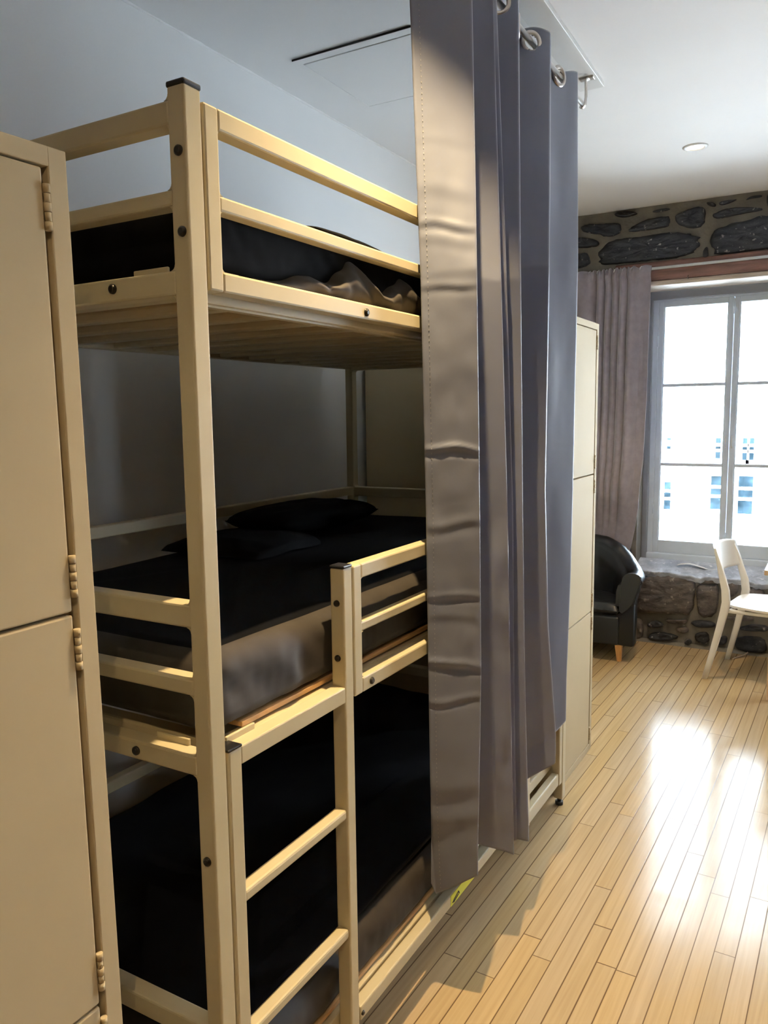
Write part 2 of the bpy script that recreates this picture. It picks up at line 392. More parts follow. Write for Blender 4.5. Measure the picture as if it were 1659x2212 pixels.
LO = [
[(-1.145, 0.432), (-1.066, 0.478), (-0.959, 0.478), (-0.837, 0.468), (-0.793, 0.441), (-0.798, 0.359), (-0.802, 0.217), (-0.884, 0.213), (-1.007, 0.205), (-1.173, 0.197), (-1.164, 0.272)],
[(-0.787, 0.43), (-0.696, 0.433), (-0.649, 0.445), (-0.647, 0.328), (-0.662, 0.222), (-0.753, 0.211), (-0.782, 0.278)],
[(-0.741, 0.477), (-0.655, 0.472), (-0.657, 0.453), (-0.739, 0.442)],
[(-0.608, 0.469), (-0.531, 0.474), (-0.532, 0.386), (-0.599, 0.356), (-0.611, 0.413)],
[(-1.19, 0.153), (-1.126, 0.157), (-1.116, 0.02), (-1.186, 0.005)],
[(-1.09, 0.128), (-1.04, 0.155), (-0.994, 0.14), (-0.982, 0.117), (-1.061, 0.101), (-1.096, 0.109)],
[(-0.989, 0.171), (-0.894, 0.176), (-0.828, 0.19), (-0.849, 0.152), (-0.937, 0.141)],
[(-0.909, 0.12), (-0.826, 0.137), (-0.822, 0.095), (-0.891, 0.092)],
[(-0.811, 0.18), (-0.741, 0.194), (-0.666, 0.186), (-0.665, 0.151), (-0.739, 0.139), (-0.805, 0.151)],
[(-1.088, 0.036), (-1.054, 0.071), (-0.958, 0.078), (-0.891, 0.068), (-0.901, 0.037), (-1.013, 0.016), (-1.076, 0.02)],
[(-0.856, 0.025), (-0.824, 0.059), (-0.796, 0.033), (-0.822, 0.009)],
[(-0.792, 0.099), (-0.696, 0.118), (-0.693, 0.029), (-0.774, 0.036)],
[(-0.652, 0.094), (-0.584, 0.109), (-0.587, 0.05), (-0.65, 0.029)],
[(-0.625, 0.22), (-0.568, 0.244), (-0.44, 0.254), (-0.429, 0.221), (-0.583, 0.214)],
[(-0.514, 0.176), (-0.428, 0.204), (-0.348, 0.202), (-0.346, 0.163), (-0.451, 0.155), (-0.513, 0.158)],
[(-0.541, 0.085), (-0.511, 0.112), (-0.394, 0.128), (-0.353, 0.099), (-0.35, 0.019), (-0.446, 0.011), (-0.539, 0.027)],
[(-0.488, 0.437), (-0.377, 0.448), (-0.374, 0.358), (-0.474, 0.335)]]
b = bm_new()
# solid core behind the faces
box(b, XW, XR, YU + .012, 5.95, LZ + .0, ZC)                  # over the window
box(b, XW, WX0, YL + .012, 5.95, 0, LZ)                       # left pier
OPEN = [(WX0 + d, WX1 + d) for d in (0, 1.68)]  # second opening is made for the added window
PIERS = [(OPEN[0][1], OPEN[1][0]), (OPEN[1][1], XR)]
for (pa, pb) in PIERS: box(b, pa, pb, YL + .012, 5.95, 0, LZ)   # piers between the windows
for (pa, pb) in OPEN: box(b, pa, pb, YL + .012, 5.95, 0, 0.47)  # below the sills
mortar_patch(b, XW, XR, LZ + .1, ZC, YU)
mortar_patch(b, XW, XR, 0, 0.47, YL)
mortar_patch(b, XW, WX0 + .005, 0.47, LZ, YL)
for (pa, pb) in PIERS: mortar_patch(b, pa - .005, pb + .005, 0.47, LZ, YL)
# sloping mortar fillet where the wall meets the floor
def fil(u, v):
    x = lerp(XW, XR, u); w = 0.02 + .008 * nz(x*6, 1, 0)
    return (x, YL - .012 - (1-v) * w, v * (.022 + .008*nz(x*8, 4, 0)))
gridsurf(b, fil, 140, 2)
for i, p in enumerate(UP): stone(b, p, YU, 1, 0.032 if i not in (2, 6, 7) else .018, i * 1.7)
for i, p in enumerate(LO): stone(b, p, YL, (2 if i in (0, 1, 2, 3, 4, 6, 7, 13, 16) else 1), 0.03 if i else .042, 40 + i * 1.3)
# rest of the masonry, coursed rubble
def rubble(x0, x1, z0, z1, y, hs):
    z = z0
    k = 0
    while z < z1 - .05:
        h = min(random.choice(hs), z1 - z); x = x0 + random.uniform(-.1, 0)
        while x < x1:
            w = random.uniform(.14, .42); g = .016
            xa, xb, za, zb = max(x0, x + g), min(x1, x + w - g), z + g, z + h - g
            if xb - xa > .05:
                j = lambda s=.02: random.uniform(-s, s)
                poly = [(xa+abs(j()), za+abs(j())), ((xa+xb)/2, za+abs(j(.012))), (xb-abs(j()), za+abs(j())), (xb-abs(j(.012)), (za+zb)/2), (xb-abs(j(.03)), zb-abs(j(.03))), ((xa+xb)/2, zb-abs(j(.015))), (xa+abs(j(.03)), zb-abs(j(.03))), (xa+abs(j(.012)), (za+zb)/2)]
                stone(b, poly, y, random.choice((1, 1, 2)), .028, k * 2.1)
            x += w; k += 1
        z += h
rubble(-0.27, XR, 2.53, 2.87, YU, (.15, .17, .19))
rubble(XW, -1.68, 2.53, 2.87, YU, (.15, .17, .19))
rubble(-0.33, XR, 0.02, 0.47, YL, (.12, .16, .2))
rubble(XW, -1.22, 0.02, 0.47, YL, (.12, .16, .2))
rubble(XW, WX0 - .01, 0.48, LZ - .02, YL, (.16, .2, .24))
for (pa, pb) in PIERS: rubble(pa + .01, pb - .01, 0.48, LZ - .02, YL, (.16, .2, .24))
struct('wall_far', b, [M['mortar'], M['stone_dark'], M['stone_mid']])

# rough stone sill slab
SF = [(-1.25, .50), (-1.163, .502), (-1.111, .50), (-1.06, .499), (-0.96, .502), (-0.888, .491), (-0.822, .491), (-0.757, .477), (-0.731, .496), (-0.652, .489), (-0.6, .489), (-0.538, .492), (-0.487, .494), (-0.457, .488), (-0.426, .474), (-0.357, .478), (-.2, .48), (-.06, .485)]
b = bm_new()
sx = [p[0] for p in SF]; sz = [p[1] for p in SF]
def sillf(u, v, dx=0.0):
    x = lerp(-1.25, -.06, u)
    z0 = interp(x, sx, sz) + .004 * nz(x*60, 9, dx)
    if v < 0.12:      # rough broken front face
        t = v / .12
        return (x + dx, YL - .028 - .012*t + .010 * nz(x*22, t*2, 5 + dx), z0 - .035 * (1 - t))
    t = (v - .12) / .88
    y = lerp(YL - .042, 5.74, t) + (.010 * nz(x*22, 2, 5 + dx)) * (1 - t)
    z = lerp(z0, .556, sm(t * 1.15)) + .006 * nz(x*9, y*12, 2 + dx) + .003 * nz(x*30, y*30, 6)
    return (x + dx, y, z)
for k, d in enumerate((0, 1.68)):
    b = bm_new(); gridsurf(b, lambda u, v: sillf(u, v, d), 150, 34)
    struct('trim_%d' % (4 + k), b, M['sill'])

# lintel beam with pale lower edge
b = bm_new()
def lint(u, v):
    x = lerp(-1.34, 2.38, u)
    prof = [(5.385, LZ), (5.380, 2.44), (5.384, 2.49), (5.388, 2.525), (5.42, 2.537), (5.66, 2.537), (5.66, LZ), (5.385, LZ)]
    t = v * (len(prof) - 1); i = min(int(t), len(prof) - 2); f = t - i
    y = lerp(prof[i][0], prof[i+1][0], f); z = lerp(prof[i][1], prof[i+1][1], f)
    return (x, y + .003 * nz(x*6, z*30, 0), z + .004 * nz(x*3, 5, 0) * (1 if z > LZ + .02 else 0))
gridsurf(b, lint, 160, 21); struct('trim_1', b, M['lintel'])
b = bm_new()
def lint2(u, v):
    x = lerp(-1.34, 2.38, u); a = lerp(-PI/2, PI/2, v)
    return (x, 5.40 - .016 * math.cos(a) + .002*nz(x*5, 2, 0), LZ - .016 + .016 * math.sin(a))
gridsurf(b, lint2, 160, 8); box(b, -1.34, 2.38, 5.40, 5.66, LZ - .032, LZ)
struct('trim_2', b, M['lintel_edge'])

# ------------------------------------------------------------------ window
YW = 5.70
def make_window():
    win = thing('window_1', (-.645, YW, .56), 'tall double casement window of grey painted wood with three panes a side', 'window', kind='structure')
    b = bm_new()
    box(b, WX0, -1.152, YW - .03, 5.95, .535, LZ - .03, .004)
    box(b, -.138, WX1, YW - .03, 5.95, .535, LZ - .03, .004)
    box(b, WX0, WX1, YW - .03, 5.95, 2.325, LZ - .03, .004)
    obj('window_casing', b, M['casing'], win)
    b = bm_new()
    box(b, -1.154, -1.117, YW - .005, 5.80, .545, 2.33, .004)
    box(b, -.175, -.136, YW - .005, 5.80, .545, 2.33, .004)
    box(b, -1.154, -.136, YW - .006, 5.80, 2.312, 2.33, .003)
    box(b, -1.154, -.136, YW - .03, 5.80, .540, .592, .006)
    obj('window_frame', b, M['frame'], win)
    def sash(x0, x1, mun_side):
        s = bm_new()
        st = .033
        box(s, x0, x0 + st, YW, YW + .045, .594, 2.312, .003); box(s, x1 - st, x1, YW, YW + .045, .594, 2.312, .003)
        box(s, x0 + st, x1 - st, YW + .001, YW + .044, 2.276, 2.312, .002); box(s, x0 + st, x1 - st, YW + .001, YW + .044, .594, .68, .002)
        # glazing bead rebate
        for xx in (x0 + st, x1 - st - .006): box(s, xx, xx + .006, YW + .008, YW + .04, .68, 2.276, .001)
        so = obj('sash', s, M['frame'], win)
        m = bm_new()
        for z in (1.752, 1.211): box(m, x0 + st, x1 - st, YW + .004, YW + .04, z - .0105, z + .0105, .003)
        obj('glazing_bar', m, M['frame'], so)
        for z0, z1 in ((.68, 1.2005), (1.2215, 1.7415), (1.7625, 2.276)):
            p = bm_new(); box(p, x0 + st + .004, x1 - st - .004, YW + .024, YW + .027, z0, z1); obj('pane', p, M['glass'], so)
        # little pull handle and hinges
        hx = x1 - st/2 if mun_side > 0 else x0 + st/2
        h = bm_new(); tube(h, [(hx, YW, 1.33), (hx, YW - .018, 1.338), (hx, YW - .02, 1.37), (hx, YW - .018, 1.402), (hx, YW, 1.41)], .0035, 8)
        obj('pull_handle', h, M['white_metal'], so)
        kx = x0 - .002 if mun_side > 0 else x1 + .002
        for z in (.90, 2.05):
            h = bm_new(); cyl(h, (kx, YW - .004, z - .035), (kx, YW - .004, z + .035), .006, n=10); obj('hinge', h, M['frame'], so)
        return so
    s1 = sash(-1.117, -.648, 1); s2 = sash(-.644, -.175, -1)
    b = bm_new()
    box(b, -.655, -.637, YW - .012, YW, 2.245, 2.30, .003); cyl(b, (-.646, YW - .014, 2.20), (-.646, YW - .014, 2.29), .004, n=8)
    box(b, -.655, -.637, YW - .012, YW, .69, .745, .003); cyl(b, (-.646, YW - .014, .70), (-.646, YW - .014, .76), .004, n=8)
    obj('window_bolt', b, M['frame'], win)
    return win
win = make_window()
w2 = copy_tree(win); w2.name = 'added_window_2'; w2.location.x += 1.68; w2['label'] = 'added casement window out of view to the right, for more daylight'  # added unseen window, lets more daylight into the room
# ------------------------------------------------------------------ outside: street and the white house opposite
b = bm_new(); box(b, -14, 14, 6.3, 30, -3.2, -3.0); o = struct('road', b, M['street'])
FARWIN = [(-2.70, .11, -.2, .30), (-1.88, .17, -.16, .43), (-1.40, .23, -.22, .44), (-2.70, .06, .90, 1.10), (-1.87, .08, .74, 1.10), (-1.44, .07, .72, 1.10), (-1.33, .07, .72, 1.10), (-.55, .3, -.2, .44), (.3, .3, -.2, .44)]
bd = thing('building', (-1.5, 15, -3), 'white rendered building across the street seen through the window', 'building')
b = bm_new(); box(b, -13, 9, 15, 19, -3, 7.5); obj('facade', b, M['facade'], bd)
for (x, w, z0, z1) in FARWIN:
    b = bm_new(); box(b, x - w/2, x + w/2, 14.97, 15.1, z0, z1)
    fo = obj('house_window', b, M['farglass'], bd)
    hh = z1 - z0
    for q in (.40, .68):
        m = bm_new(); box(m, x - w/2 - .03, x + w/2 + .03, 14.94, 14.99, z0 + q*hh - .025, z0 + q*hh + .025); obj('window_bar', m, M['facade'], fo)
    m = bm_new(); box(m, x - w/2 - .05, x + w/2 + .05, 14.9, 15.0, z0 - .08, z0); obj('ledge', m, M['facade'], fo)

# ------------------------------------------------------------------ metal bunk bed
X0, X1 = -0.9, -1.9                  # front and back face planes
Y0, Y1 = 0.957, 2.991                # ends
T = 0.036
bed = thing('bunk_bed', ((X0+X1)/2, (Y0+Y1)/2, 0), 'cream metal three-tier bunk bed with ladders, behind the grey curtain', 'bunk bed')
def part(name, fn, m=M['cream'], parent=bed):
    b = bm_new(); fn(b); return obj(name, b, m, parent)
PX = ((X0 - T, X0), (X1, X1 + T)); PY = ((Y0, Y0 + .038), (Y1 - .038, Y1))
for (xa, xb) in PX:
    for (ya, yb) in PY:
        part('post', lambda b: box(b, xa, xb, ya, yb, .03, 2.086, .004, 3))
        part('end_cap', lambda b: box(b, xa - .0012, xb + .0012, ya - .0012, yb + .0012, 2.084, 2.0935, .003), M['cap'])
        part('foot', lambda b: (cyl(b, ((xa+xb)/2, (ya+yb)/2, .0), ((xa+xb)/2, (ya+yb)/2, .014), .016), cyl(b, ((xa+xb)/2, (ya+yb)/2, .012), ((xa+xb)/2, (ya+yb)/2, .034), .008)), M['bolt'])
LEV = (.177, .958, 1.778)            # underside of each bed deck frame
def fillet(b, x, z, sx_, sz_, y0, y1, r=.012):
    # small weld radius between a post and a rail
    pts = [(x, z)] + [(x + sx_*r*(1 - math.sin(a)), z + sz_*r*(1 - math.cos(a))) for a in [k*PI/10 for k in range(6)]]
    prism(b, pts, 'y', y0, y1)
for ye, (ya, yb) in enumerate(PY):
    for (z0, z1) in ((2.030, 2.067), (1.908, 1.933), (1.770, 1.809), (1.221, 1.2615), (1.102, 1.131), (.958, .994), (.44, .48), (.177, .212)):
        def f(b):
            box(b, X1 + T - .002, X0 - T + .002, ya + .001, yb - .001, z0, z1, .004)
            for zz, sg in ((z1, 1), (z0, -1)): fillet(b, X0 - T, zz, -1, sg, ya + .002, yb - .002, .009); fillet(b, X1 + T, zz, 1, sg, ya + .002, yb - .002, .009)
        part('end_rail', f)
def ring(b, p, axis, r=.0085, h=.006):
    p = Vector(p); d = Vector(axis)
    cyl(b, p - d*.002, p + d*h*.55, r, r*.95, 18); cyl(b, p + d*h*.55, p + d*h, r*.95, r*.55, 18)
for (x, y, z) in ((-.915, Y0, 1.988), (-.914, Y0, 1.866), (-1.078, Y0, 1.792), (-1.081, Y0, .976), (-.918, Y0, .808)):
    part('bolt', lambda b: ring(b, (x, y, z), (0, -1, 0)), M['bolt'])
# deck frames: long rails, slats
for li, z in enumerate(LEV):
    part('side_rail', lambda b: (box(b, X0 - .072, X0 - .038, Y0 + .038, Y1 - .038, z - .012, z + .030, .004), box(b, X0 - .064, X0 - .046, Y0 + .038, Y1 - .038, z - .016, z - .011)))
    part('side_rail', lambda b: box(b, X1, X1 + .034, Y0 + .038, Y1 - .038, z - .002, z + .034, .004))
    for k in range(13):
        y = lerp(Y0 + .10, Y1 - .10, k / 12)
        part('slat', lambda b: box(b, X1 + .030, X0 - .070, y - .019, y + .019, z + .002, z + .026, .006))
    # rails along the wall side
    part('back_rail', lambda b: (box(b, X1, X1 + .034, Y0 + .037, Y1 - .037, z + .268, z + .304, .004), box(b, X1 + .002, X1 + .03, Y0 + .037, Y1 - .037, z + .14, z + .165, .004)) if z < 1.2 else box(b, X1, X1 + .034, Y0 + .037, Y1 - .037, z + .252, z + .288, .004))
# upper front guard panel
G = .034
def guard(b, ya, yb, z0, zs):
    for (za, zb, dx) in zs: box(b, X0 - G + dx, X0 - dx, ya + G*.98, yb - G*.98, za, zb, .004)
    for y in (ya, yb - G): box(b, X0 - G, X0, y, y + G, z0, zs[0][1], .004)
    for (za, zb, dx) in zs[:2] + zs[2:]:
        for zz, sg in ((za, -1), (zb, 1)):
            if zb == zs[0][1] and sg > 0: continue
            if za == z0 and sg < 0: continue
            for yy, sy in ((ya + G, 1), (yb - G, -1)):
                r = .009
                pts = [(yy - .001*sy, zz)] + [(yy + sy*r*(1 - math.sin(a)), zz + sg*r*(1 - math.cos(a))) for a in [k*PI/10 for k in range(6)]]
                prism(b, pts, 'x', X0 - G + .003, X0 - .003)
part('guard_rail', lambda b: guard(b, 1.000, 2.948, 1.780, [(2.037, 2.072, 0), (1.911, 1.936, .002), (1.780, 1.814, 0)]))
for y in (1.488, 2.46):
    part('bolt', lambda b: ring(b, (X0, y, 1.795), (1, 0, 0)), M['bolt'])
# middle guard between the two ladders
part('guard_rail', lambda b: guard(b, 1.417, 2.531, .958, [(1.219, 1.252, 0), (1.097, 1.119, .004), (.958, .993, 0)]))
for y in (1.487, 2.46): part('bolt', lambda b: ring(b, (X0, y, .975), (1, 0, 0)), M['bolt'])
# low front rail
part('guard_rail', lambda b: box(b, X0 - .030, X0, 1.417, 2.531, .175, .211, .004))
part('bolt', lambda b: ring(b, (X0, 1.425, .192), (1, 0, 0), .006, .004), M['bolt'])
part('bolt', lambda b: ring(b, (X0, 2.50, .192), (1, 0, 0), .006, .004), M['bolt'])
# ladders at both ends
def ladder(ya, yb, tall_low):
    """ya: outer stile start, yb: inner stile end (inner stile is the tall one)"""
    s = 1 if yb > ya else -1
    o1 = sorted((ya, ya + s*.035)); i1 = sorted((yb - s*.034, yb))
    inn = sorted((ya + s*.034, yb - s*.033))
    def f(b): 
        box(b, X0 - G, X0, o1[0], o1[1], .105, .992, .004); box(b, X0 - G - .001, X0, i1[0], i1[1], .105, 1.252, .004)
        box(b, X0 - G + .001, X0 - .0005, inn[0], inn[1], .957, .992, .003)
    lo = part('ladder', f)
    for (z0, z1) in ((.690, .7125), (.407, .4295), (.106, .156)):
        part('rung', lambda b: box(b, X0 - G + .001, X0 - .003, inn[0], inn[1], z0, z1, .005), parent=lo)
    part('cap', lambda b: box(b, X0 - G - .001, X0 + .001, o1[0] - .001, o1[1] + .001, .991, .9965, .002), M['cap'], lo)
    part('cap', lambda b: box(b, X0 - G - .002, X0 + .001, i1[0] - .001, i1[1] + .001, 1.251, 1.2585, .003), M['cap'], lo)
    if s > 0:
        for z in (1.176, 1.055): part('bolt', lambda b: ring(b, (X0 - .018, i1[0], z), (0, -1, 0), .0075), M['bolt'], lo)
ladder(1.001, 1.412, False); ladder(2.947, 2.536, True)
# retaining tabs that stop the mattress board from sliding
for z in (.990, 1.808):
    part('tab', lambda b: box(b, -1.02 - .04, -1.02 + .04, Y0 + .030, Y0 + .036, z, z + .016, .002))
    part('tab', lambda b: box(b, X0 - .036, X0 - .030, 1.03, 1.11, z - .002, z + .014, .002))
# yellow warning sticker on the low front rail
lb = part('warning_label', lambda b: box(b, X0 - .001, X0 + .0008, 1.905, 2.10, .177, .209), M['yellow'])
lb['label'] = 'yellow sticker with a black arrow'
def arrow(b):
    x0, x1 = X0 + .0006, X0 + .0014
    def seg(p, q, w=.0022):
        d = Vector((q[0]-p[0], q[1]-p[1])); n = Vector((-d.y, d.x)).normalized() * w
        prism(b, [(p[0]+n.x, p[1]+n.y), (q[0]+n.x, q[1]+n.y), (q[0]-n.x, q[1]-n.y), (p[0]-n.x, p[1]-n.y)], 'x', x0, x1)
    seg((1.956, .1975), (1.926, .189)); seg((1.956, .189), (1.926, .183)); seg((1.956, .1975), (1.962, .188)); 
    prism(b, [(1.928, .1925), (1.928, .180), (1.913, .1845)], 'x', x0, x1)
part('arrow', arrow, M['ink'], lb)

# ------------------------------------------------------------------ mattresses and bedding
def soft_block(b, x0, x1, y0, y1, z0, z1, r, wr, seed, nx=30, ny=60, nh=12, mi_side=0, mi_top=0):
    """rounded slab with gathered, wrinkled flanks"""
    def pos(u, v, h):
        # h 0..1 climbs the flank then (u,v) on outline
        pass
    hx, hy = (x1-x0)/2, (y1-y0)/2; cx, cy = (x0+x1)/2, (y0+y1)/2
    # outline loop (superellipse corners)
    loop = []
    n = 2 * (nx + ny)
    for i in range(nx): loop.append((lerp(x0+r, x1-r, i/nx), y0, 0, -1))
    for k in range(6):
        a = -PI/2 + k*PI/12; loop.append((x1 - r + r*math.cos(a), y0 + r + r*math.sin(a), math.cos(a), math.sin(a)))
    for i in range(ny): loop.append((x1, lerp(y0+r, y1-r, i/ny), 1, 0))
    for k in range(6):
        a = k*PI/12; loop.append((x1 - r + r*math.cos(a), y1 - r + r*math.sin(a), math.cos(a), math.sin(a)))
    for i in range(nx): loop.append((lerp(x1-r, x0+r, i/nx), y1, 0, 1))
    for k in range(6):
        a = PI/2 + k*PI/12; loop.append((x0 + r + r*math.cos(a), y1 - r + r*math.sin(a), math.cos(a), math.sin(a)))
    for i in range(ny): loop.append((x0, lerp(y1-r, y0+r, i/ny), -1, 0))
    for k in range(6):
        a = PI + k*PI/12; loop.append((x0 + r + r*math.cos(a), y0 + r + r*math.sin(a), math.cos(a), math.sin(a)))
    H = z1 - z0; e = min(.045, H*.42)
    prof = [(-.03, .0), (-.006, .012), (0, e*.6)]
    prof += [(0.0, z) for z in [lerp(e*.7, H - e, k/4) for k in range(5)]]
    prof += [(-e*(1-math.cos(a)), H - e + e*math.sin(a)) for a in [k*PI/12 for k in range(1, 7)]]
    rings = []
    s_acc = 0; px_, py_ = loop[-1][:2]
    arcs = []
    for (x, y, _, _) in loop:
        s_acc += math.hypot(x-px_, y-py_); arcs.append(s_acc); px_, py_ = x, y
    for (d, h) in prof:
        ring_ = []
        for (x, y, nx_, ny_), s in zip(loop, arcs):
            t = h / H
            w = wr * (math.sin(PI * min(1, t*1.0))) * (.9*nz(s*7 + .8*t, t*.8, seed) + .55*nz(s*17 + 2.2*t, t*1.1, seed+5) + .25*nz(s*37, t*3, seed+9))
            w -= wr * .5 * (1-t) * abs(nz(s*11, 0, seed+3))
            ring_.append(b.verts.new((x + nx_*(d + w), y + ny_*(d + w), z0 + h + .006*nz(x*3, y*3, seed)*t)))
        rings.append(ring_)
    m = len(loop)
    for a, c in zip(rings, rings[1:]):
        for i in range(m):
            f = b.faces.new((a[i], a[(i+1) % m], c[(i+1) % m], c[i])); f.smooth = True; f.material_index = mi_side
    prev = rings[-1]
    for sc_ in (.93, .8, .6, .35):
        cur = [b.verts.new((cx + (v.co.x - cx)*(1-(1-sc_)) , cy + (v.co.y - cy)*sc_, z1 + .008*(1-sc_) + .006*nz(v.co.x*sc_*4, v.co.y*sc_*4, seed+1))) for v in rings[-1]]
        for i in range(m):
            f = b.faces.new((prev[i], prev[(i+1) % m], cur[(i+1) % m], cur[i])); f.smooth = True; f.material_index = mi_top
        prev = cur
    f = b.faces.new(prev); f.material_index = mi_top; f.smooth = True
    f = b.faces.new(list(reversed(rings[0]))); f.material_index = mi_side

def mattress(z0, z1, label, wr, seed, xf=-.944, dark=False):
    o = thing('mattress', (-1.41, 1.975, z0), label, 'mattress', 'mattresses on the three bunks')
    b = bm_new(); box(b, X1 + .045, xf - .006, Y0 + .14, Y1 - .05, z0 - .009, z0 + .001, .001); obj('base_board', b, M['ply'], o)
    b = bm_new(); soft_block(b, X1 + .045, xf, Y0 + .055, Y1 - .05, z0, z1, .05, wr, seed, ny=240, nx=60, mi_top=1)  # top face in the darker linen: bunk shade put into the colour
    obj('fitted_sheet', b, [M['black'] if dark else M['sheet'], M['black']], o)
    return o
mt = mattress(1.822, 1.945, 'black sheeted mattress on the top bunk, its sheet gathered loose along the front', .010, 3.0, dark=True)
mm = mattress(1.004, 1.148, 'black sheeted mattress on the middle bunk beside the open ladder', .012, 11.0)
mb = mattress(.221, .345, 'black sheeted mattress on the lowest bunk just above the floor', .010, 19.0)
# loose gathered hem that spills over the front rail of the top bunk
b = bm_new()
def ruffle(u, v):
    y = lerp(1.17, 1.90, u)
    a = sm((y - 1.2)/.25) * sm((1.92 - y)/.12)
    f = nz(y*16 + v*2.2, v*.9, 3) + .6*nz(y*33 + v*1.2, v, 8)
    x = -.930 + .024*a*math.sin(PI*min(1, v*1.02)) + .016*a*f*(.2+v*(1-v)*3)
    z = 1.820 + (.105 * a * (.55 + .45*nz(y*9, 2, 1)) + .01) * v
    return (x - .03*v*v, y, z)
gridsurf(b, ruffle, 220, 18)
obj('loose_hem', b, M['sheet'], mt)

def pillow(name, c, half, label, group, rotz=0, m=M['black'], seed=0, tilt=0):
    b = bm_new()
    nu, nv = 34, 24
    def P(u, v, s):
        x, y = 2*u-1, 2*v-1
        e = (1-abs(x)**4.5) * (1-abs(y)**4.5)
        px = x*half[0]*(1 - .06*(1-abs(y))**1*0 - .05*(y*y)); py = y*half[1]*(1 - .05*x*x)
        z = s*half[2]*(max(0, e)**.55) + .010*e*nz(x*2.5, y*2.5, seed+s)
        return (px, py, z)
    A = gridsurf(b, lambda u, v: P(u, v, 1), nu, nv); B = gridsurf(b, lambda u, v: P(u, v, -1), nu, nv, flip=True)
    bmesh.ops.remove_doubles(b, verts=b.verts, dist=.0008)
    o = obj(name, b, m)
    o.location = c; o.rotation_euler = (tilt, 0, rotz)
    tag(o, label, 'pillow', group)
    return o
pillow('pillow', (-1.14, 1.60, 1.972), (.15, .19, .018), 'black pillow on the top bunk showing above its front guard rail', None, .06, seed=2)
pillow('pillow', (-1.71, 2.37, 1.212), (.29, .15, .046), 'black pillow at the far end of the middle bunk under the shade', None, PI/2 - .06, seed=5)
# folded blanket lying along the wall side of the middle bunk
b = bm_new()
def blank(u, v):
    y = lerp(1.76, 2.09, u); 
    prof = interp(y, [1.76, 1.78, 1.85, 2.0, 2.07, 2.09], [.0, .024, .04, .044, .04, .02])
    a = v * PI
    x = -1.64 - .19*math.cos(a)
    z = 1.162 + prof * (max(0, math.sin(a))**.35) + .006*nz(y*8, v*5, 1)
    return (x, y, z)
vs = gridsurf(b, blank, 60, 24)
b.faces.new([vs[j][0] for j in range(25)]); b.faces.new([vs[j][60] for j in reversed(range(25))])
bmesh.ops.recalc_face_normals(b, faces=b.faces)
tag(obj('folded_blanket', b, M['black']), 'black folded blanket heaped on the middle bunk against the wall', 'blanket')
# blanket that covers the lowest bunk
def cover(name, z, label, seed, dz=.0, drop=.03, y0=1.03, y1=2.93):
    b = bm_new()
    def fn(u, v):
        x = lerp(-1.845, -.965, u); y = lerp(y0, y1, v)
        return (x, y, z + .012*nz(x*3, y*2.4, seed) + .006*nz(x*9, y*7, seed) + dz*math.sin(PI*u))
    def fn2(u, v):
        p = fn(u, v); return (p[0], p[1], p[2] + .016)
    A = gridsurf(b, fn2, 40, 80); B = gridsurf(b, fn, 40, 80, flip=True)
    for (r0, r1) in ((A[0], B[0]), (A[-1], B[-1])):
        for i in range(len(r0)-1): b.faces.new((r0[i], r0[i+1], r1[i+1], r1[i])).smooth = True
    for k in (0, -1):
        for j in range(len(A)-1): b.faces.new((A[j][k], A[j+1][k], B[j+1][k], B[j][k])).smooth = True
    bmesh.ops.recalc_face_normals(b, faces=b.faces)
    return tag(obj(name, b, M['black']), label, 'blanket')
cover('blanket', .364, 'black blanket spread flat over the lowest bunk', 4.0)

# ------------------------------------------------------------------ lockers
def locker(label, tops, y0, y1, depth=.46, seed=0):
    """tops: z of carcass top, top of door 1, seams, bottom; front face at x=0 of the thing, hinge side towards y1"""
    zt, d1, s1_, s2_, d0 = tops
    o = thing('locker', (0, 0, 0), label, 'locker', None)
    b = bm_new()
    box(b, -depth, -.022, y0, y1, 0, zt, .003)                              # carcass
    box(b, -.026, 0, y0, y0 + .03, 0, zt, .002); box(b, -.026, 0, y1 - .031, y1, 0, zt, .002)
    box(b, -.026, 0, y0 + .028, y1 - .029, d1 + .003, zt, .002); box(b, -.026, 0, y0 + .028, y1 - .029, 0, d0 - .003, .002)
    obj('body', b, M['locker'], o)
    for (za, zb) in ((s1_ + .0025, d1), (s2_ + .0025, s1_ - .0025), (d0, s2_ - .0025)):
        d = bm_new(); box(d, -.020, -.0005, y0 + .034, y1 - .041, za, zb, .003)
        dd = obj('door', d, M['locker'], o)
        h = bm_new()
        box(h, -.0185, -.0035, y0 + .05, y0 + .075, (za+zb)/2 - .06, (za+zb)/2 + .06, .003) if False else cyl(h, (-.004, y0 + .07, (za+zb)/2), (.006, y0 + .07, (za+zb)/2), .011, n=16)
        obj('lock', h, M['nickel'], dd)
        for zc in (zb - .052, za + .052):
            k = bm_new()
            for q in range(5):
                z0 = zc - .031 + q*.0125
                cyl(k, (.0005, y1 - .0365, z0), (.0005, y1 - .0365, z0 + .0115), .0052 if q % 2 == 0 else .0044, n=12)
            obj('hinge', k, M['locker'], dd)
    return o
lk = locker('beige metal three-door locker in the near left corner beside the bunk bed', (1.938, 1.908, 1.288, .663, .034), .395, .789)
lk.location = (-.955, 0.0055, 0); lk.rotation_euler = (math.radians(.5), 0, 0)
lf = locker('beige metal three-door locker standing between the bunk bed and the black armchair', (1.963, 1.932, 1.300, .669, .034), 3.03, 3.567)  # hidden side widened to block daylight through the gap by the bed
lf.location = (-.953, 0, 0)
o = thing('locker', (-1.72, 3.46, 0), 'plain metal locker against the wall, its shaded side seen behind the middle bunk', 'locker')
b = bm_new(); box(b, -2.0, -1.44, 3.285, 3.66, 0, 1.955, .003); obj('body', b, M['locker'], o)
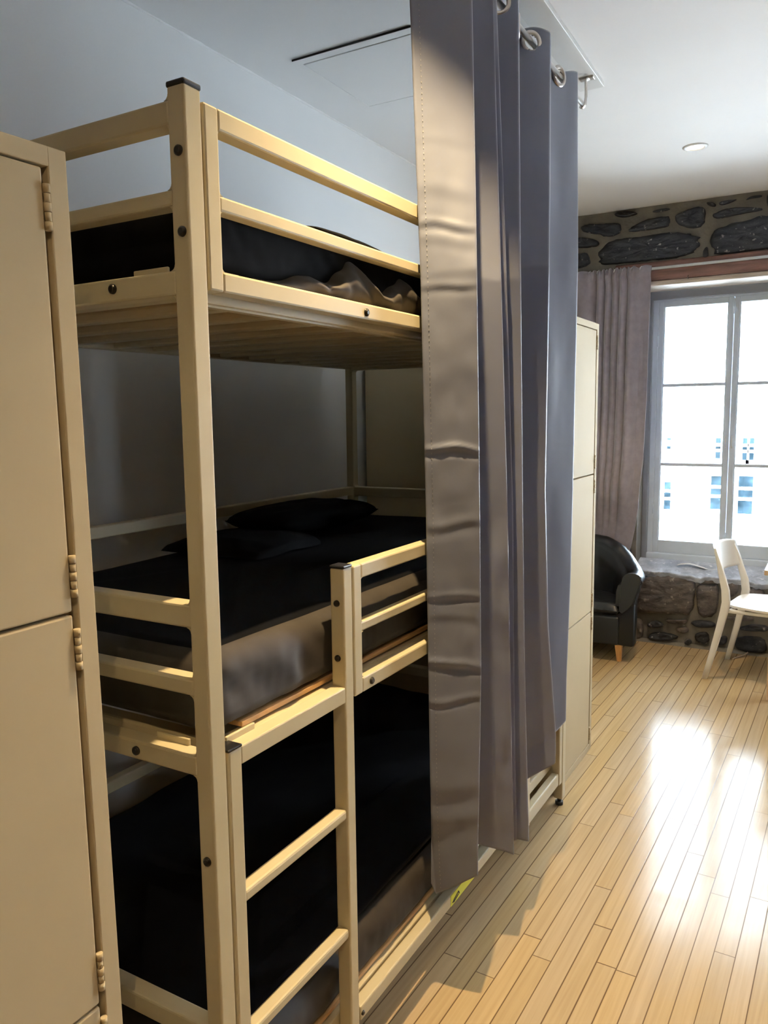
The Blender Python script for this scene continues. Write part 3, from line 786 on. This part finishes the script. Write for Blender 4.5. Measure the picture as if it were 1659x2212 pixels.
b = bm_new(); box(b, -1.442, -1.438, 3.31, 3.635, .034, 1.92, .002); obj('door', b, M['locker'], o)

# ------------------------------------------------------------------ bunk curtain, rod and board
def tab(name, pts): return ([p[0] for p in reversed(pts)], [p[1] for p in reversed(pts)], [p[2] for p in reversed(pts)])
ED = {
'I0': [(2.766, -.955, 1.79), (2.546, -0.929, 1.765), (1.904, -0.892, 1.751), (1.337, -0.892, 1.767), (0.724, -0.892, 1.772), (0.33, -0.892, 1.767)],
'E1': [(2.766, -.936, 1.735), (2.528, -0.916, 1.73), (1.899, -0.888, 1.72), (1.341, -0.888, 1.741), (0.733, -0.888, 1.754), (0.54, -0.888, 1.76), (0.289, -0.888, 1.787)],
'O1': [(2.766, -.852, 1.925), (2.571, -0.827, 1.888), (1.896, -0.768, 1.782), (1.34, -0.768, 1.802), (0.86, -0.768, 1.813), (0.612, -0.768, 1.805), (0.374, -0.768, 1.794)],
'O2': [(2.766, -.852, 2.06), (2.636, -0.835, 2.039), (1.918, -0.769, 1.939), (1.319, -0.768, 1.991), (0.791, -0.768, 2.025), (0.3, -0.768, 2.057)],
'O3': [(2.766, -.866, 2.112), (2.663, -0.85, 2.096), (1.929, -0.782, 2.01), (1.311, -0.78, 2.064), (0.769, -0.78, 2.086), (0.308, -0.78, 2.115)],
'O4': [(2.766, -.852, 2.262), (2.726, -0.846, 2.25), (1.939, -0.771, 2.087), (1.306, -0.768, 2.113), (0.752, -0.768, 2.147), (0.271, -0.768, 2.192)],
'O5': [(2.766, -.862, 2.58), (2.74, -0.858, 2.571), (1.978, -0.784, 2.363), (1.281, -0.778, 2.333), (0.829, -0.778, 2.378), (0.405, -0.778, 2.477)],
'O6': [(2.794, -0.884, 2.946), (2.039, -0.82, 2.777), (1.232, -0.82, 2.762), (0.896, -0.82, 2.752), (0.468, -0.82, 2.719)]}
HEM = {'I0': .33, 'E1': .289, 'O1': .374, 'V1': .34, 'O2': .30, 'V2': .31, 'O3': .308, 'V3': .29, 'O4': .271, 'V4': .335, 'O5': .405, 'V5': .37, 'O6': .46, 'V6': .47}
def XI(z): return interp(z, [1.9, 2.35, 2.8], [-.888, -.90, -.940])
CT = 2.768
def prof_at(z):
    E = {}
    for k, p in ED.items():
        zs, xs, ys = tab(k, p); E[k] = (interp(z, zs, xs), interp(z, zs, ys))
    def V(a, c, gap):
        y = max(E[a][1] + .012, E[c][1] - gap)
        y = max(y, lerp(E[a][1], E[c][1], .35))
        return (XI(z), y)
    P = [('I0', E['I0']), ('E1', E['E1']), ('O1', E['O1']), ('V1', V('O1', 'O2', .07)), ('O2', E['O2']), ('V2', (lerp(XI(z), E['O2'][0], lerp(.45, .76, sm((z - 2.3)/.3))), lerp(E['O2'][1], E['O3'][1], .5))), ('O3', E['O3']),
         ('V3', V('O3', 'O4', .055)), ('O4', E['O4']), ('V4', V('O4', 'O5', .085)), ('O5', E['O5']), ('V5', V('O5', 'O6', .16)), ('O6', E['O6']), ('V6', (E['O6'][0] - .010, E['O6'][1] + .02))]
    return P
NU = 420; NV = 400
CRE = [(2.222, .003, .014), (2.108, .006, .020), (2.021, .011, .010), (1.985, .004, .014), (1.88, .007, .009), (1.682, .003, .03), (1.489, .018, .008), (1.31, .007, .013), (1.118, .009, .009), (1.067, .004, .014), (.934, .015, .010), (.848, .009, .009), (.61, .010, .03), (.53, .008, .03)]
def curtain_mesh():
    b = bm_new()
    cols = None
    rows = []
    # parameter positions of every fold line, the same at all heights (from mid-height lengths)
    P = prof_at(1.4); acc = [0.0]
    for (n0, p0), (n1, p1) in zip(P, P[1:]): acc.append(acc[-1] + max(.03, math.hypot(p1[0]-p0[0], p1[1]-p0[1])))
    tot = acc[-1]; us = [a / tot for a in acc]
    hem_u = us; hem_z = [HEM[n] for n, _ in P]
    def sharp(Q):
        out = [Q[0]]
        for i in range(1, len(Q)-1):
            a, c, d = Q[i-1], Q[i], Q[i+1]
            k = .10 if i not in (2, 4) else .07
            out += [tuple(lerp(c[j], a[j], k) for j in range(3)), c, tuple(lerp(c[j], d[j], k) for j in range(3))]
        out.append(Q[-1]); return out
    def chk3(p):
        q = [p[0]]
        for a, c in zip(p, p[1:]):
            q.append(tuple(lerp(a[j], c[j], .25) for j in range(3))); q.append(tuple(lerp(a[j], c[j], .75) for j in range(3)))
        return q + [p[-1]]
    stitch = []; ist = int(round((us[1] + .13*(us[2] - us[1])) * NU))
    for jv in range(NV + 1):
        v = jv / NV
        row = []
        # sample at the nominal height of this row (hem taken per column below)
        zz = lerp(.30, CT, v)
        Q = [(u, p[0], p[1]) for u, (n, p) in zip(us, prof_at(zz))]
        Q = chk3(chk3(sharp(Q)))
        qu = [q[0] for q in Q]; qx = [q[1] for q in Q]; qy = [q[2] for q in Q]
        for i in range(NU + 1):
            u = i / NU
            hz = interp(u, hem_u, hem_z)
            top = CT + .012 * math.sin(u * 40)
            z = lerp(hz, top, v)
            x = interp(u, qu, qx); y = interp(u, qu, qy)
            # hanging irregularity growing towards the hem
            g = sm((2.5 - z) / 1.2)
            s = u * tot
            w = .007 * nz(s*4.5, z*1.1, 3) + .0035 * nz(s*11, z*3.4, 7)
            # packing creases and dents, strongest on the near panel
            pan = 1.0 if us[1] - .01 <= u <= us[2] + .01 else .38
            pu = (u - us[1]) / (us[2] - us[1])
            cr = 0
            for (cz, amp, wd) in CRE:
                zc = cz + .020*nz(s*9, cz*7, 1) + .012*(pu - .5)*nz(cz*13, 3, 3)
                a = amp * (.35 + .65*max(0, math.sin(PI*min(1, max(0, pu*1.0))))**.5 if pan == 1 else abs(nz(s*6, cz*9, 2)))
                d = (z - zc) / wd
                cr += a * (math.exp(-d*d) - .75*math.exp(-(d+1.5)**2))
            w += pan * g**.3 * (cr*.36 + .0035*nz(s*14, z*5, 12) + .0018*nz(s*26, z*17, 4))
            if 0.25 < u < .34: w += .012 * g * nz(s*20, z*8, 21) * sm((1.6 - z)/.6)
            xx = x + w*.45
            if z < 2.1: xx = max(xx, -.8955)          # the cloth rests against the guard rails
            row.append(b.verts.new((xx, y - w*.85, z)))
        rows.append(row); stitch.append((row[ist].co.copy(), (row[ist+3].co - row[ist-3].co).normalized()))
    for j in range(NV):
        for i in range(NU):
            f = b.faces.new((rows[j][i], rows[j][i+1], rows[j+1][i+1], rows[j+1][i])); f.smooth = True
    return b, us, stitch
cb, cus, STITCH = curtain_mesh()
# eyelet positions: middle of every camera-side pleat at rod height
def ROD(y): return (-.90 - .030*(y - 2.46), 2.725 + .028*(y - 2.46))
pr = dict(prof_at(2.714)); EY = []
for a, c in (('E1', 'O1'), ('V1', 'O2'), ('V3', 'O4'), ('V4', 'O5'), ('V5', 'O6'), ('O1', 'V1'), ('O3', 'V3'), ('O4', 'V4'), ('O5', 'V5')):
    p, q = pr[a], pr[c]; rx_, rz_ = ROD((p[1]+q[1])/2); t = (rx_ - p[0]) / (q[0] - p[0]) if abs(q[0]-p[0]) > 1e-4 else .5
    t = max(.25, min(.75, t))
    EY.append((Vector((lerp(p[0], q[0], t), lerp(p[1], q[1], t), rz_)), Vector((q[0]-p[0], q[1]-p[1], 0)).normalized()))
dead = []
for f in cb.faces:
    c = f.calc_center_median()
    if c.z > 2.66 and any((c - e).length < .026 for e, _ in EY): dead.append(f)
bmesh.ops.delete(cb, geom=dead, context='FACES')
cu = obj('curtain', cb, M['curtain'])
tag(cu, 'grey satin eyelet curtain hanging from ceiling rod in front of the bunk bed', 'curtain')
sl = cu.modifiers.new('cloth', 'SOLIDIFY'); sl.thickness = .0016; sl.offset = 0
def eyelet(e, d):
    b = bm_new(); n = d.cross(Vector((0, 0, 1))).normalized()
    if n.y > 0: n = -n
    pts = [e + d*math.cos(a)*.0235 + Vector((0, 0, 1))*math.sin(a)*.0235 for a in [2*PI*k/36 for k in range(36)]]
    # flattened ring
    q = Matrix((d, Vector((0, 0, 1)), n)).transposed().to_4x4(); q.translation = e
    lathe(b, [(.0235, -.0035), (.0235, .0035), (.0255, .005), (.030, .0052), (.035, .003), (.0357, 0), (.035, -.003), (.030, -.0052), (.0255, -.005), (.0235, -.0035)], 40, q)
    return obj('grommet', b, M['nickel'], cu)
for e, d in EY: eyelet(e, d)
b = bm_new()          # running stitch along the near hem
for (p, d), (q, _) in zip(STITCH[2:-1:2], STITCH[3::2]):
    n = d.cross(Vector((0, 0, 1))).normalized(); n = -n if n.y > 0 else n
    m0, m1 = p + n*.0016, lerp(p, q, .62) + n*.0016
    w_ = d*.0007
    f = [b.verts.new(c) for c in (m0 - w_, m0 + w_, m1 + w_, m1 - w_, m0 - w_ + n*.0006, m0 + w_ + n*.0006, m1 + w_ + n*.0006, m1 - w_ + n*.0006)]
    for k in ((0,1,2,3), (4,5,6,7), (0,1,5,4), (1,2,6,5), (2,3,7,6), (3,0,4,7)): b.faces.new([f[i] for i in k])
o = obj('hem_stitching', b, M['thread'], cu, recalc=True); o['kind'] = 'stuff'
rod = thing('curtain_rod', (-.9, 2.1, 2.72), 'brushed metal curtain rod with hook bracket under the ceiling board', 'curtain rod')
def RP(y): return (ROD(y)[0], y, ROD(y)[1])
b = bm_new(); cyl(b, RP(.75), RP(3.16), .0095, n=24); obj('rod', b, M['nickel'], rod)
for y in (3.135, .80):
    xr, zr = ROD(y)
    b = bm_new()
    box(b, xr - .030, xr + .026, y + .055, y + .083, 2.854, 2.8605, .002)
    P = [(xr + .004, y + .07, 2.856), (xr + .008, y + .045, 2.848), (xr + .008, y + .02, 2.83), (xr + .011, y + .012, zr + .03), (xr + .010, y + .008, zr), (xr + .002, y + .006, zr - .013), (xr - .009, y + .006, zr - .009)]
    for o_ in (-.005, 0, .005): tube(b, [(p[0], p[1] + o_, p[2]) for p in P], .0042, 8)
    obj('bracket', b, M['nickel'], rod)
b = bm_new(); box(b, -.985, -.887, .55, 3.325, 2.8605, 2.8795, .002)
o = obj('mounting_board', b, M['white_metal']); tag(o, 'long white board screwed to the ceiling above the grey curtain', 'board')
o.rotation_euler = (0, 0, math.radians(.8)); 
piv = Vector((-.905, 3.325, 0)); rm = Matrix.Rotation(math.radians(.8), 3, 'Z'); o.location = piv - rm @ piv

# ------------------------------------------------------------------ ceiling hatch
h = thing('access_hatch', (-1.58, 2.78, 2.875), 'flush square access hatch in the ceiling over the top bunk', 'hatch')
b = bm_new()
hx0, hx1, hy0, hy1 = -1.824, -1.33, 2.517, 3.062
for (xa, xb, ya, yb) in ((hx0, hx1, hy0, hy0 + .038), (hx0, hx1, hy1 - .03, hy1), (hx0, hx0 + .020, hy0 + .037, hy1 - .029), (hx1 - .020, hx1, hy0 + .037, hy1 - .029)):
    box(b, xa, xb, ya, yb, 2.8735, 2.8795, .001)
obj('frame', b, M['ceiling'], h)
b = bm_new(); box(b, hx0 + .0235, hx1 - .0235, hy0 + .0430, hy1 - .0345, 2.8725, 2.8785, .001); obj('panel', b, M['ceiling'], h)
b = bm_new(); box(b, hx0 - .001, hx1 + .001, hy0 - .003, hy0 + .001, 2.874, 2.8798); obj('shadow_gap', b, M['gap'], h)  # dark strip stands for the shade in the open gap
b = bm_new(); box(b, hx0 + .010, hx1 - .010, hy0 + .030, hy1 - .020, 2.8787, 2.8799); obj('seam_shade', b, M['gap'], h)  # dark sheet that puts shade into the panel seams

# ------------------------------------------------------------------ recessed ceiling lights
def downlight(x, y, label):
    o = thing('ceiling_light', (x, y, ZC), label, 'light', 'recessed downlights in one row')
    b = bm_new(); lathe(b, [(.040, -.001), (.040, -.004), (.046, -.007), (.055, -.006), (.060, -.0025), (.060, 0)], 40, Matrix.Translation((x, y, ZC)))
    obj('trim_ring', b, M['white_metal'], o)
    b = bm_new(); lathe(b, [(.0, -.0032), (.030, -.0026), (.0405, -.0015)], 32, Matrix.Translation((x, y, ZC))); obj('lens', b, M['lamp'], o)
    return o
LAMPS = [(-.701, 4.346), (-.70, 1.48), (.10, -.30)]
downlight(LAMPS[0][0], LAMPS[0][1], 'small round white downlight glowing in the ceiling near the window wall')
downlight(LAMPS[1][0], LAMPS[1][1], 'round white downlight in the ceiling above the near end of the grey curtain')
downlight(LAMPS[2][0], LAMPS[2][1], 'round white downlight in the ceiling behind the near locker')
LP = [85, 270, 56]; LS = [95, 80, 150]
for (x, y), p, sz_ in zip(LAMPS, LP, LS):
    l = bpy.data.lights.new('downlight_beam', 'SPOT'); l.energy = p; l.color = (1.0, .735, .385); l.spot_size = math.radians(sz_); l.spot_blend = 1.0; l.shadow_soft_size = .014
    lo = bpy.data.objects.new('downlight_beam', l); COL.objects.link(lo); lo.location = (x, y, ZC - .02)

# ------------------------------------------------------------------ window curtain and track
wc = thing('window_curtain', (-1.5, 5.33, 2.0), 'mauve velvet gathered curtain hanging left of the stone wall window', 'curtain')
b = bm_new()
NUW, NVW = 260, 90
def wcur(u, v):
    z = lerp(2.50, .52, v)
    right = interp(z, [.52, .68, .95, 1.26, 1.7, 2.5], [-1.225, -1.19, -1.140, -1.112, -1.100, -1.098])
    left = -1.96
    # uneven gather: loose on the left, tight to the right of the middle
    s = u
    x = lerp(left, right, s)
    nf = 3.2 * s + 4.2 * sm((s - .52) / .40)
    A = interp(v, [0, .06, .25, 1], [.008, .018, .034, .045])
    top = math.exp(-v * 26)
    ph = 2*PI*nf
    y = 5.34 + A * math.sin(ph + .8*nz(s*3, v*1.2, 4)) * (1 - .55*sm((s - .86)/.10)) + .012*nz(s*9, v*3, 2)
    if v < .07: y += .008 * math.sin(ph*3.3) * (1 - v/.07)
    y -= .020 * math.exp(-((v - .028)/.012)**2)
    x += .014 * math.cos(ph) * A / .04
    return (x, lerp(min(y, 5.360), 5.435 + (min(y, 5.360) - 5.34)*.25, sm((v - .70)/.2)), z + .006*math.sin(ph*2.1)*math.exp(-v*40))
gridsurf(b, wcur, NUW, NVW)
o = obj('drape', b, M['velvet'], wc); sl = o.modifiers.new('cloth', 'SOLIDIFY'); sl.thickness = .003
for k in range(7):
    b = bm_new(); x = -1.50 + k*.055
    tube(b, [(x, 5.325, 2.478), (x + .006, 5.312, 2.490), (x + .012, 5.325, 2.498)], .003, 6); obj('gather_hook', b, M['track'], wc)
b = bm_new()
def trk(u, v):
    x = lerp(-1.98, .9, u); a = 2*PI*v
    return (x, 5.374 + .007*math.cos(a) , 2.484 + .009*math.sin(a) + .005*math.sin((x+1.1)*1.4))
gridsurf(b, trk, 60, 10); o = obj('curtain_track', b, M['track']); tag(o, 'thin white curtain track fixed along the reddish lintel beam', 'curtain track')
# small hook in the lintel
b = bm_new(); tube(b, [(-.885, 5.39, 2.405), (-.885, 5.365, 2.402), (-.883, 5.352, 2.410), (-.88, 5.356, 2.419)], .0022, 6)
o = obj('cup_hook', b, M['bolt']); tag(o, 'tiny dark hook screwed into the pale lower edge of the lintel', 'hook')

# strip of curled paper on the sill
b = bm_new()
def pap(u, v):
    x = lerp(-.925, -.66, u); z = .532 + .018*max(0, math.sin(PI*(u*1.1))) * (1-u) + .004
    return (x, lerp(5.56, 5.60, v) + .02*u, z + .006*math.sin(u*7) - .012*u)
gridsurf(b, pap, 30, 4); o = obj('paper_strip', b, M['paper']); tag(o, 'curled strip of white paper lying on the stone window sill', 'paper')
sl = o.modifiers.new('s', 'SOLIDIFY'); sl.thickness = .0015

# ------------------------------------------------------------------ armchair
ac = thing('armchair', (-1.43, 5.18, 0), 'black leather tub armchair with wooden legs beside the far locker', 'armchair')
def U(t, off):
    """tub plan, t 0..1 from right arm front round the back to the left arm front"""
    w, yf, yb = .345 - off, 4.945, 5.36 - off*.6
    r = min(w, .345)
    La = (yb - r) - yf; Lc = PI/2*r; Lb = 2*(w - r)
    tot = 2*La + 2*Lc + Lb; s = t*tot
    cx = -1.43
    if s < La: return (cx + w, yf + s, 1, 0)
    s -= La
    if s < Lc:
        a = s/r; return (cx + w - r + r*math.cos(a), yb - r + r*math.sin(a), math.cos(a), math.sin(a))
    s -= Lc
    if s < Lb: return (cx + w - r - s, yb, 0, 1)
    s -= Lb
    if s < Lc:
        a = PI/2 + s/r; return (cx - w + r + r*math.cos(a), yb - r + r*math.sin(a), math.cos(a), math.sin(a))
    s -= Lc
    return (cx - w, yb - r - s, -1, 0)
b = bm_new()
def shell(u, v):
    x, y, nx_, ny_ = U(u, .0)
    k = min(u, 1-u) / .5                       # 0 at arm fronts, 1 at the back
    top = interp(k, [0, .3, .45, .65, .85, 1], [.563, .575, .607, .69, .735, .745])
    th = lerp(.042, .05, k)                    # half thickness
    flare = lerp(.045, .02, k)
    # profile: outer bottom -> outer top -> rolled top -> inner top -> inner bottom
    prof = [(.0 + .012, .365), (.012 + flare*.35, .43), (.012 + flare*.8, top - .06)]
    for a in [PI*i/8 for i in range(9)]:
        prof.append((.012 + flare - th*1.05 + th*1.12*math.cos(a), top - .045 + .05*math.sin(a)))
    prof += [(-.085, top - .07), (-.095, .45), (-.098, .30)]
    t = v*(len(prof)-1); i = min(int(t), len(prof)-2); f = t - i
    d = lerp(prof[i][0], prof[i+1][0], f); z = lerp(prof[i][1], prof[i+1][1], f)
    d += .004*nz(u*14, v*6, 1)
    return (x + nx_*d, y + ny_*d, z)
NVs = 28
vs = gridsurf(b, shell, 90, NVs)
b.faces.new([vs[j][0] for j in range(NVs+1)]); b.faces.new([vs[j][90] for j in reversed(range(NVs+1))])
bmesh.ops.recalc_face_normals(b, faces=b.faces)
sh = obj('arm_and_back_shell', b, M['leather'], ac)
b = bm_new()   # lower body
prof = []
pts = [U(i/60, -.012)[:2] for i in range(61)]
prism(b, pts, 'z', .105, .372, smooth=True)
bmesh.ops.bevel(b, geom=[e for e in b.edges if abs(e.verts[0].co.z - e.verts[1].co.z) < 1e-5], offset=.012, segments=3, profile=.5, affect='EDGES')
obj('lower_body', b, M['leather'], ac)
b = bm_new()   # front panel under the cushion, set between the arms
box(b, -1.70, -1.158, 4.925, 4.97, .108, .29, .012, 3); obj('front_panel', b, M['leather'], ac)
for s in (1, -1):
    b = bm_new(); cx = -1.43
    P = [(.272, .30), (.352, .37), (.375, .45), (.403, .535), (.397, .570), (.36, .582), (.31, .575), (.285, .545), (.276, .42)]
    P = chaikin([(cx + s*p[0], p[1]) for p in P], True, 1)
    prism(b, P, 'y', 4.925, 4.955, bev=.004); obj('arm_facing', b, M['leather'], ac)
b = bm_new()
t = bmesh.new(); bmesh.ops.create_grid(t, x_segments=1, y_segments=1, size=1); t.free()
def cush(u, v, s):
    x, y = 2*u-1, 2*v-1
    e = max(0, (1-abs(x)**8)*(1-abs(y)**8))**.3
    return (-1.43 + x*.272, 5.135 + y*.21, .33 + s*(.043*e + (.012*(1-x*x)*(1-y*y) if s > 0 else 0)) + (.004*nz(x*6, y*6, 3) if s > 0 else 0))
gridsurf(b, lambda u, v: cush(u, v, 1), 30, 26); gridsurf(b, lambda u, v: cush(u, v, -1), 30, 26, flip=True)
bmesh.ops.remove_doubles(b, verts=b.verts, dist=.0006); obj('seat_cushion', b, M['leather'], ac)
for (x, y) in ((-1.16, 4.955), (-1.70, 4.955), (-1.16, 5.36), (-1.70, 5.36)):
    b = bm_new()
    tt = bmesh.new(); bmesh.ops.create_cube(tt, size=1)
    for v in tt.verts:
        k = v.co.z + .5; w = lerp(.026, .042, k); v.co = Vector((x + v.co.x*w + (.006 if k < .5 else 0), y + v.co.y*w, lerp(0, .108, k)))
    bmesh.ops.bevel(tt, geom=list(tt.edges), offset=.004, segments=2, affect='EDGES'); merge(b, tt)
    obj('leg', b, M['oakleg'], ac)

# ------------------------------------------------------------------ white chair
ch = thing('chair', (-.36, 5.07, 0), 'white moulded chair drawn up to the table in front of the window', 'chair')
CA = math.radians(-8.7)
def cw(x, y, z):   # chair space: x forward from the rear feet line, y across
    ox, oy = -.597, 5.094
    return (ox + x*math.cos(CA) - y*math.sin(CA), oy + x*math.sin(CA) + y*math.cos(CA), z)
def loft(b, secs, n=14):
    rings = []
    for (x, y, z, a, c, ang) in secs:   # half sizes a (forward) and c (across), rounded rectangle
        r = []
        for k in range(n):
            t = 2*PI*k/n; ct, st = math.cos(t), math.sin(t)
            px = a*math.copysign(abs(ct)**.55, ct); py = c*math.copysign(abs(st)**.55, st)
            r.append(b.verts.new(cw(x + px*math.cos(ang), y + py, z - px*math.sin(ang))))
        rings.append(r)
    for p, q in zip(rings, rings[1:]):
        for k in range(n):
            f = b.faces.new((p[k], p[(k+1) % n], q[(k+1) % n], q[k])); f.smooth = True
    b.faces.new(list(reversed(rings[0]))); b.faces.new(rings[-1])
for s in (-1, 1):
    b = bm_new()
    S = [(.0, .235, .0, .015, .012, 0), (.035, .228, .15, .018, .013, 0), (.072, .222, .32, .021, .014, 0), (.092, .217, .42, .024, .014, 0), (.098, .212, .47, .024, .014, 0), (.09, .205, .54, .023, .013, 0), (.066, .196, .62, .019, .012, 0), (.042, .19, .70, .013, .010, 0), (.022, .186, .755, .008, .007, 0)]
    loft(b, [(x, s*y, z, a, c, g) for (x, y, z, a, c, g) in S]); obj('leg', b, M['chairwhite'], ch)
    b = bm_new()
    loft(b, [(.50, s*.215, 0, .014, .012, 0), (.475, s*.205, .2, .017, .014, 0), (.45, s*.195, .40, .02, .016, 0), (.445, s*.19, .428, .02, .016, 0)]); obj('leg', b, M['chairwhite'], ch)
b = bm_new()   # curved backrest panel
def backp(u, v, o_):
    y = lerp(-.212, .212, u); t = 2*u-1
    z0 = .618 + .012*(1-t*t) + .02*abs(t)**6; z1 = .792 - .014*abs(t)**4
    z = lerp(z0, z1, v)
    x = lerp(.060, .012, v) - .045*(1 - t*t) + .010 + o_
    return cw(x, y*(1 - .04*(v)), z)
A = gridsurf(b, lambda u, v: backp(u, v, .006), 26, 12); B = gridsurf(b, lambda u, v: backp(u, v, -.006), 26, 12, flip=True)
for k in (0, -1):
    for i in range(26): b.faces.new((A[k][i], A[k][i+1], B[k][i+1], B[k][i]))
    for j in range(12): b.faces.new((A[j][k], A[j+1][k], B[j+1][k], B[j][k]))
bmesh.ops.recalc_face_normals(b, faces=b.faces)
obj('backrest', b, M['chairwhite'], ch)
b = bm_new()   # dished seat
def seat(u, v, o_):
    x = lerp(.085, .50, u); t = 2*v-1
    w = lerp(.205, .235, sm(u*2.0)) * (1 - .12*(2*u-1)**8); 
    x = x + .035*(t**4)*(1-u)*-0 + .03*(abs(t)**5)*(1-u)
    z = .447 - .014*(1-t*t)*(1-(2*u-1)**2) + .004*abs(t)**3
    return cw(x, t*w, z + o_)
A = gridsurf(b, lambda u, v: seat(u, v, 0), 22, 26, flip=True); B = gridsurf(b, lambda u, v: seat(u, v, -.012), 22, 26)
for k in (0, -1):
    for i in range(22): b.faces.new((A[k][i], A[k][i+1], B[k][i+1], B[k][i]))
    for j in range(26): b.faces.new((A[j][k], A[j+1][k], B[j+1][k], B[j][k]))
bmesh.ops.recalc_face_normals(b, faces=b.faces)
obj('seat', b, M['chairwhite'], ch)
b = bm_new()
for s in (-1, 1):
    loft(b, [(.10, s*.206, .425, .006, .010, 0), (.12, s*.206, .424, .006, .010, 0)])
    P = [cw(.09, s*.205, .420), cw(.20, s*.200, .418), cw(.33, s*.195, .419), cw(.45, s*.19, .421)]
    tube(b, P, [.014, .010, .010, .014], 10)
tube(b, [cw(.12, -.2, .422), cw(.12, .2, .422)], .009, 8)
obj('seat_frame', b, M['chairwhite'], ch)

# ------------------------------------------------------------------ table at the picture's right border
tb = thing('table', (.1, 4.9, 0), 'birch table with white-lit top whose corner shows at the right edge', 'table')
b = bm_new(); box(b, -.316, .95, 4.524, 5.25, .713, .738, .003); obj('table_edge', b, M['tablewood'], tb)
b = bm_new(); box(b, -.3155, .9495, 4.5245, 5.2495, .737, .7405, .001); obj('table_top', b, M['tabletop'], tb)
for (x, y) in ((-.286, 4.63), (.86, 4.63), (-.286, 5.16), (.86, 5.16)):
    b = bm_new(); box(b, x, x + .055, y, y + .055, 0, .714, .004); obj('leg', b, M['tablewood'], tb)
# pale cable curling on the floor behind the chair
b = bm_new(); tube(b, [(-.53, 5.315, .005), (-.52, 5.35, .005), (-.50, 5.39, .005), (-.475, 5.43, .008), (-.455, 5.46, .02)], .004, 8)
tag(obj('cable', b, M['cable']), 'short pale cable curving on the floor by the chair rear leg', 'cable')

# ------------------------------------------------------------------ daylight
w = bpy.data.worlds.new('overcast_sky'); SC.world = w; w.use_nodes = True
nt = w.node_tree; bg = nt.nodes['Background']
tc = N(nt, 'ShaderNodeTexCoord'); gr = N(nt, 'ShaderNodeSeparateXYZ'); L(nt, tc.outputs['Generated'], gr.inputs[0])
cr = N(nt, 'ShaderNodeValToRGB'); cr.color_ramp.elements[0].position = .45; cr.color_ramp.elements[0].color = (.76, .88, 1, 1); cr.color_ramp.elements[1].position = .8; cr.color_ramp.elements[1].color = (.78, .89, 1, 1)
L(nt, gr.outputs[2], cr.inputs['Fac']); L(nt, cr.outputs['Color'], bg.inputs['Color'])
bg.inputs['Strength'].default_value = 36.0
sun = bpy.data.lights.new('sun', 'SUN'); sun.energy = 260.0; sun.angle = math.radians(3); sun.color = (.86, .94, 1.0)   # high sun behind the house, on the street and the facade opposite
so_ = bpy.data.objects.new('sun', sun); COL.objects.link(so_); so_.rotation_euler = Vector((.1, .26, -.96)).to_track_quat('-Z', 'Y').to_euler()
pl = bpy.data.lights.new('window_portal', 'AREA'); pl.shape = 'RECTANGLE'; pl.size = 1.0; pl.size_y = 1.75; pl.cycles.is_portal = True
for d in (0, 1.68):
    po = bpy.data.objects.new('window_portal', pl); COL.objects.link(po); po.location = (-.645 + d, 5.86, 1.44); po.rotation_euler = (math.radians(-90), 0, 0)

# ------------------------------------------------------------------ render look
SC.view_settings.view_transform = 'Standard'; SC.view_settings.look = 'None'
SC.view_settings.gamma = 1.0; SC.view_settings.use_curve_mapping = False
SC.view_settings.exposure = 0.22
SC.cycles.use_denoising = True
SC.cycles.max_bounces = 10; SC.cycles.diffuse_bounces = 6; SC.cycles.glossy_bounces = 4; SC.cycles.transparent_max_bounces = 8
SC.cycles.sample_clamp_indirect = 8.0
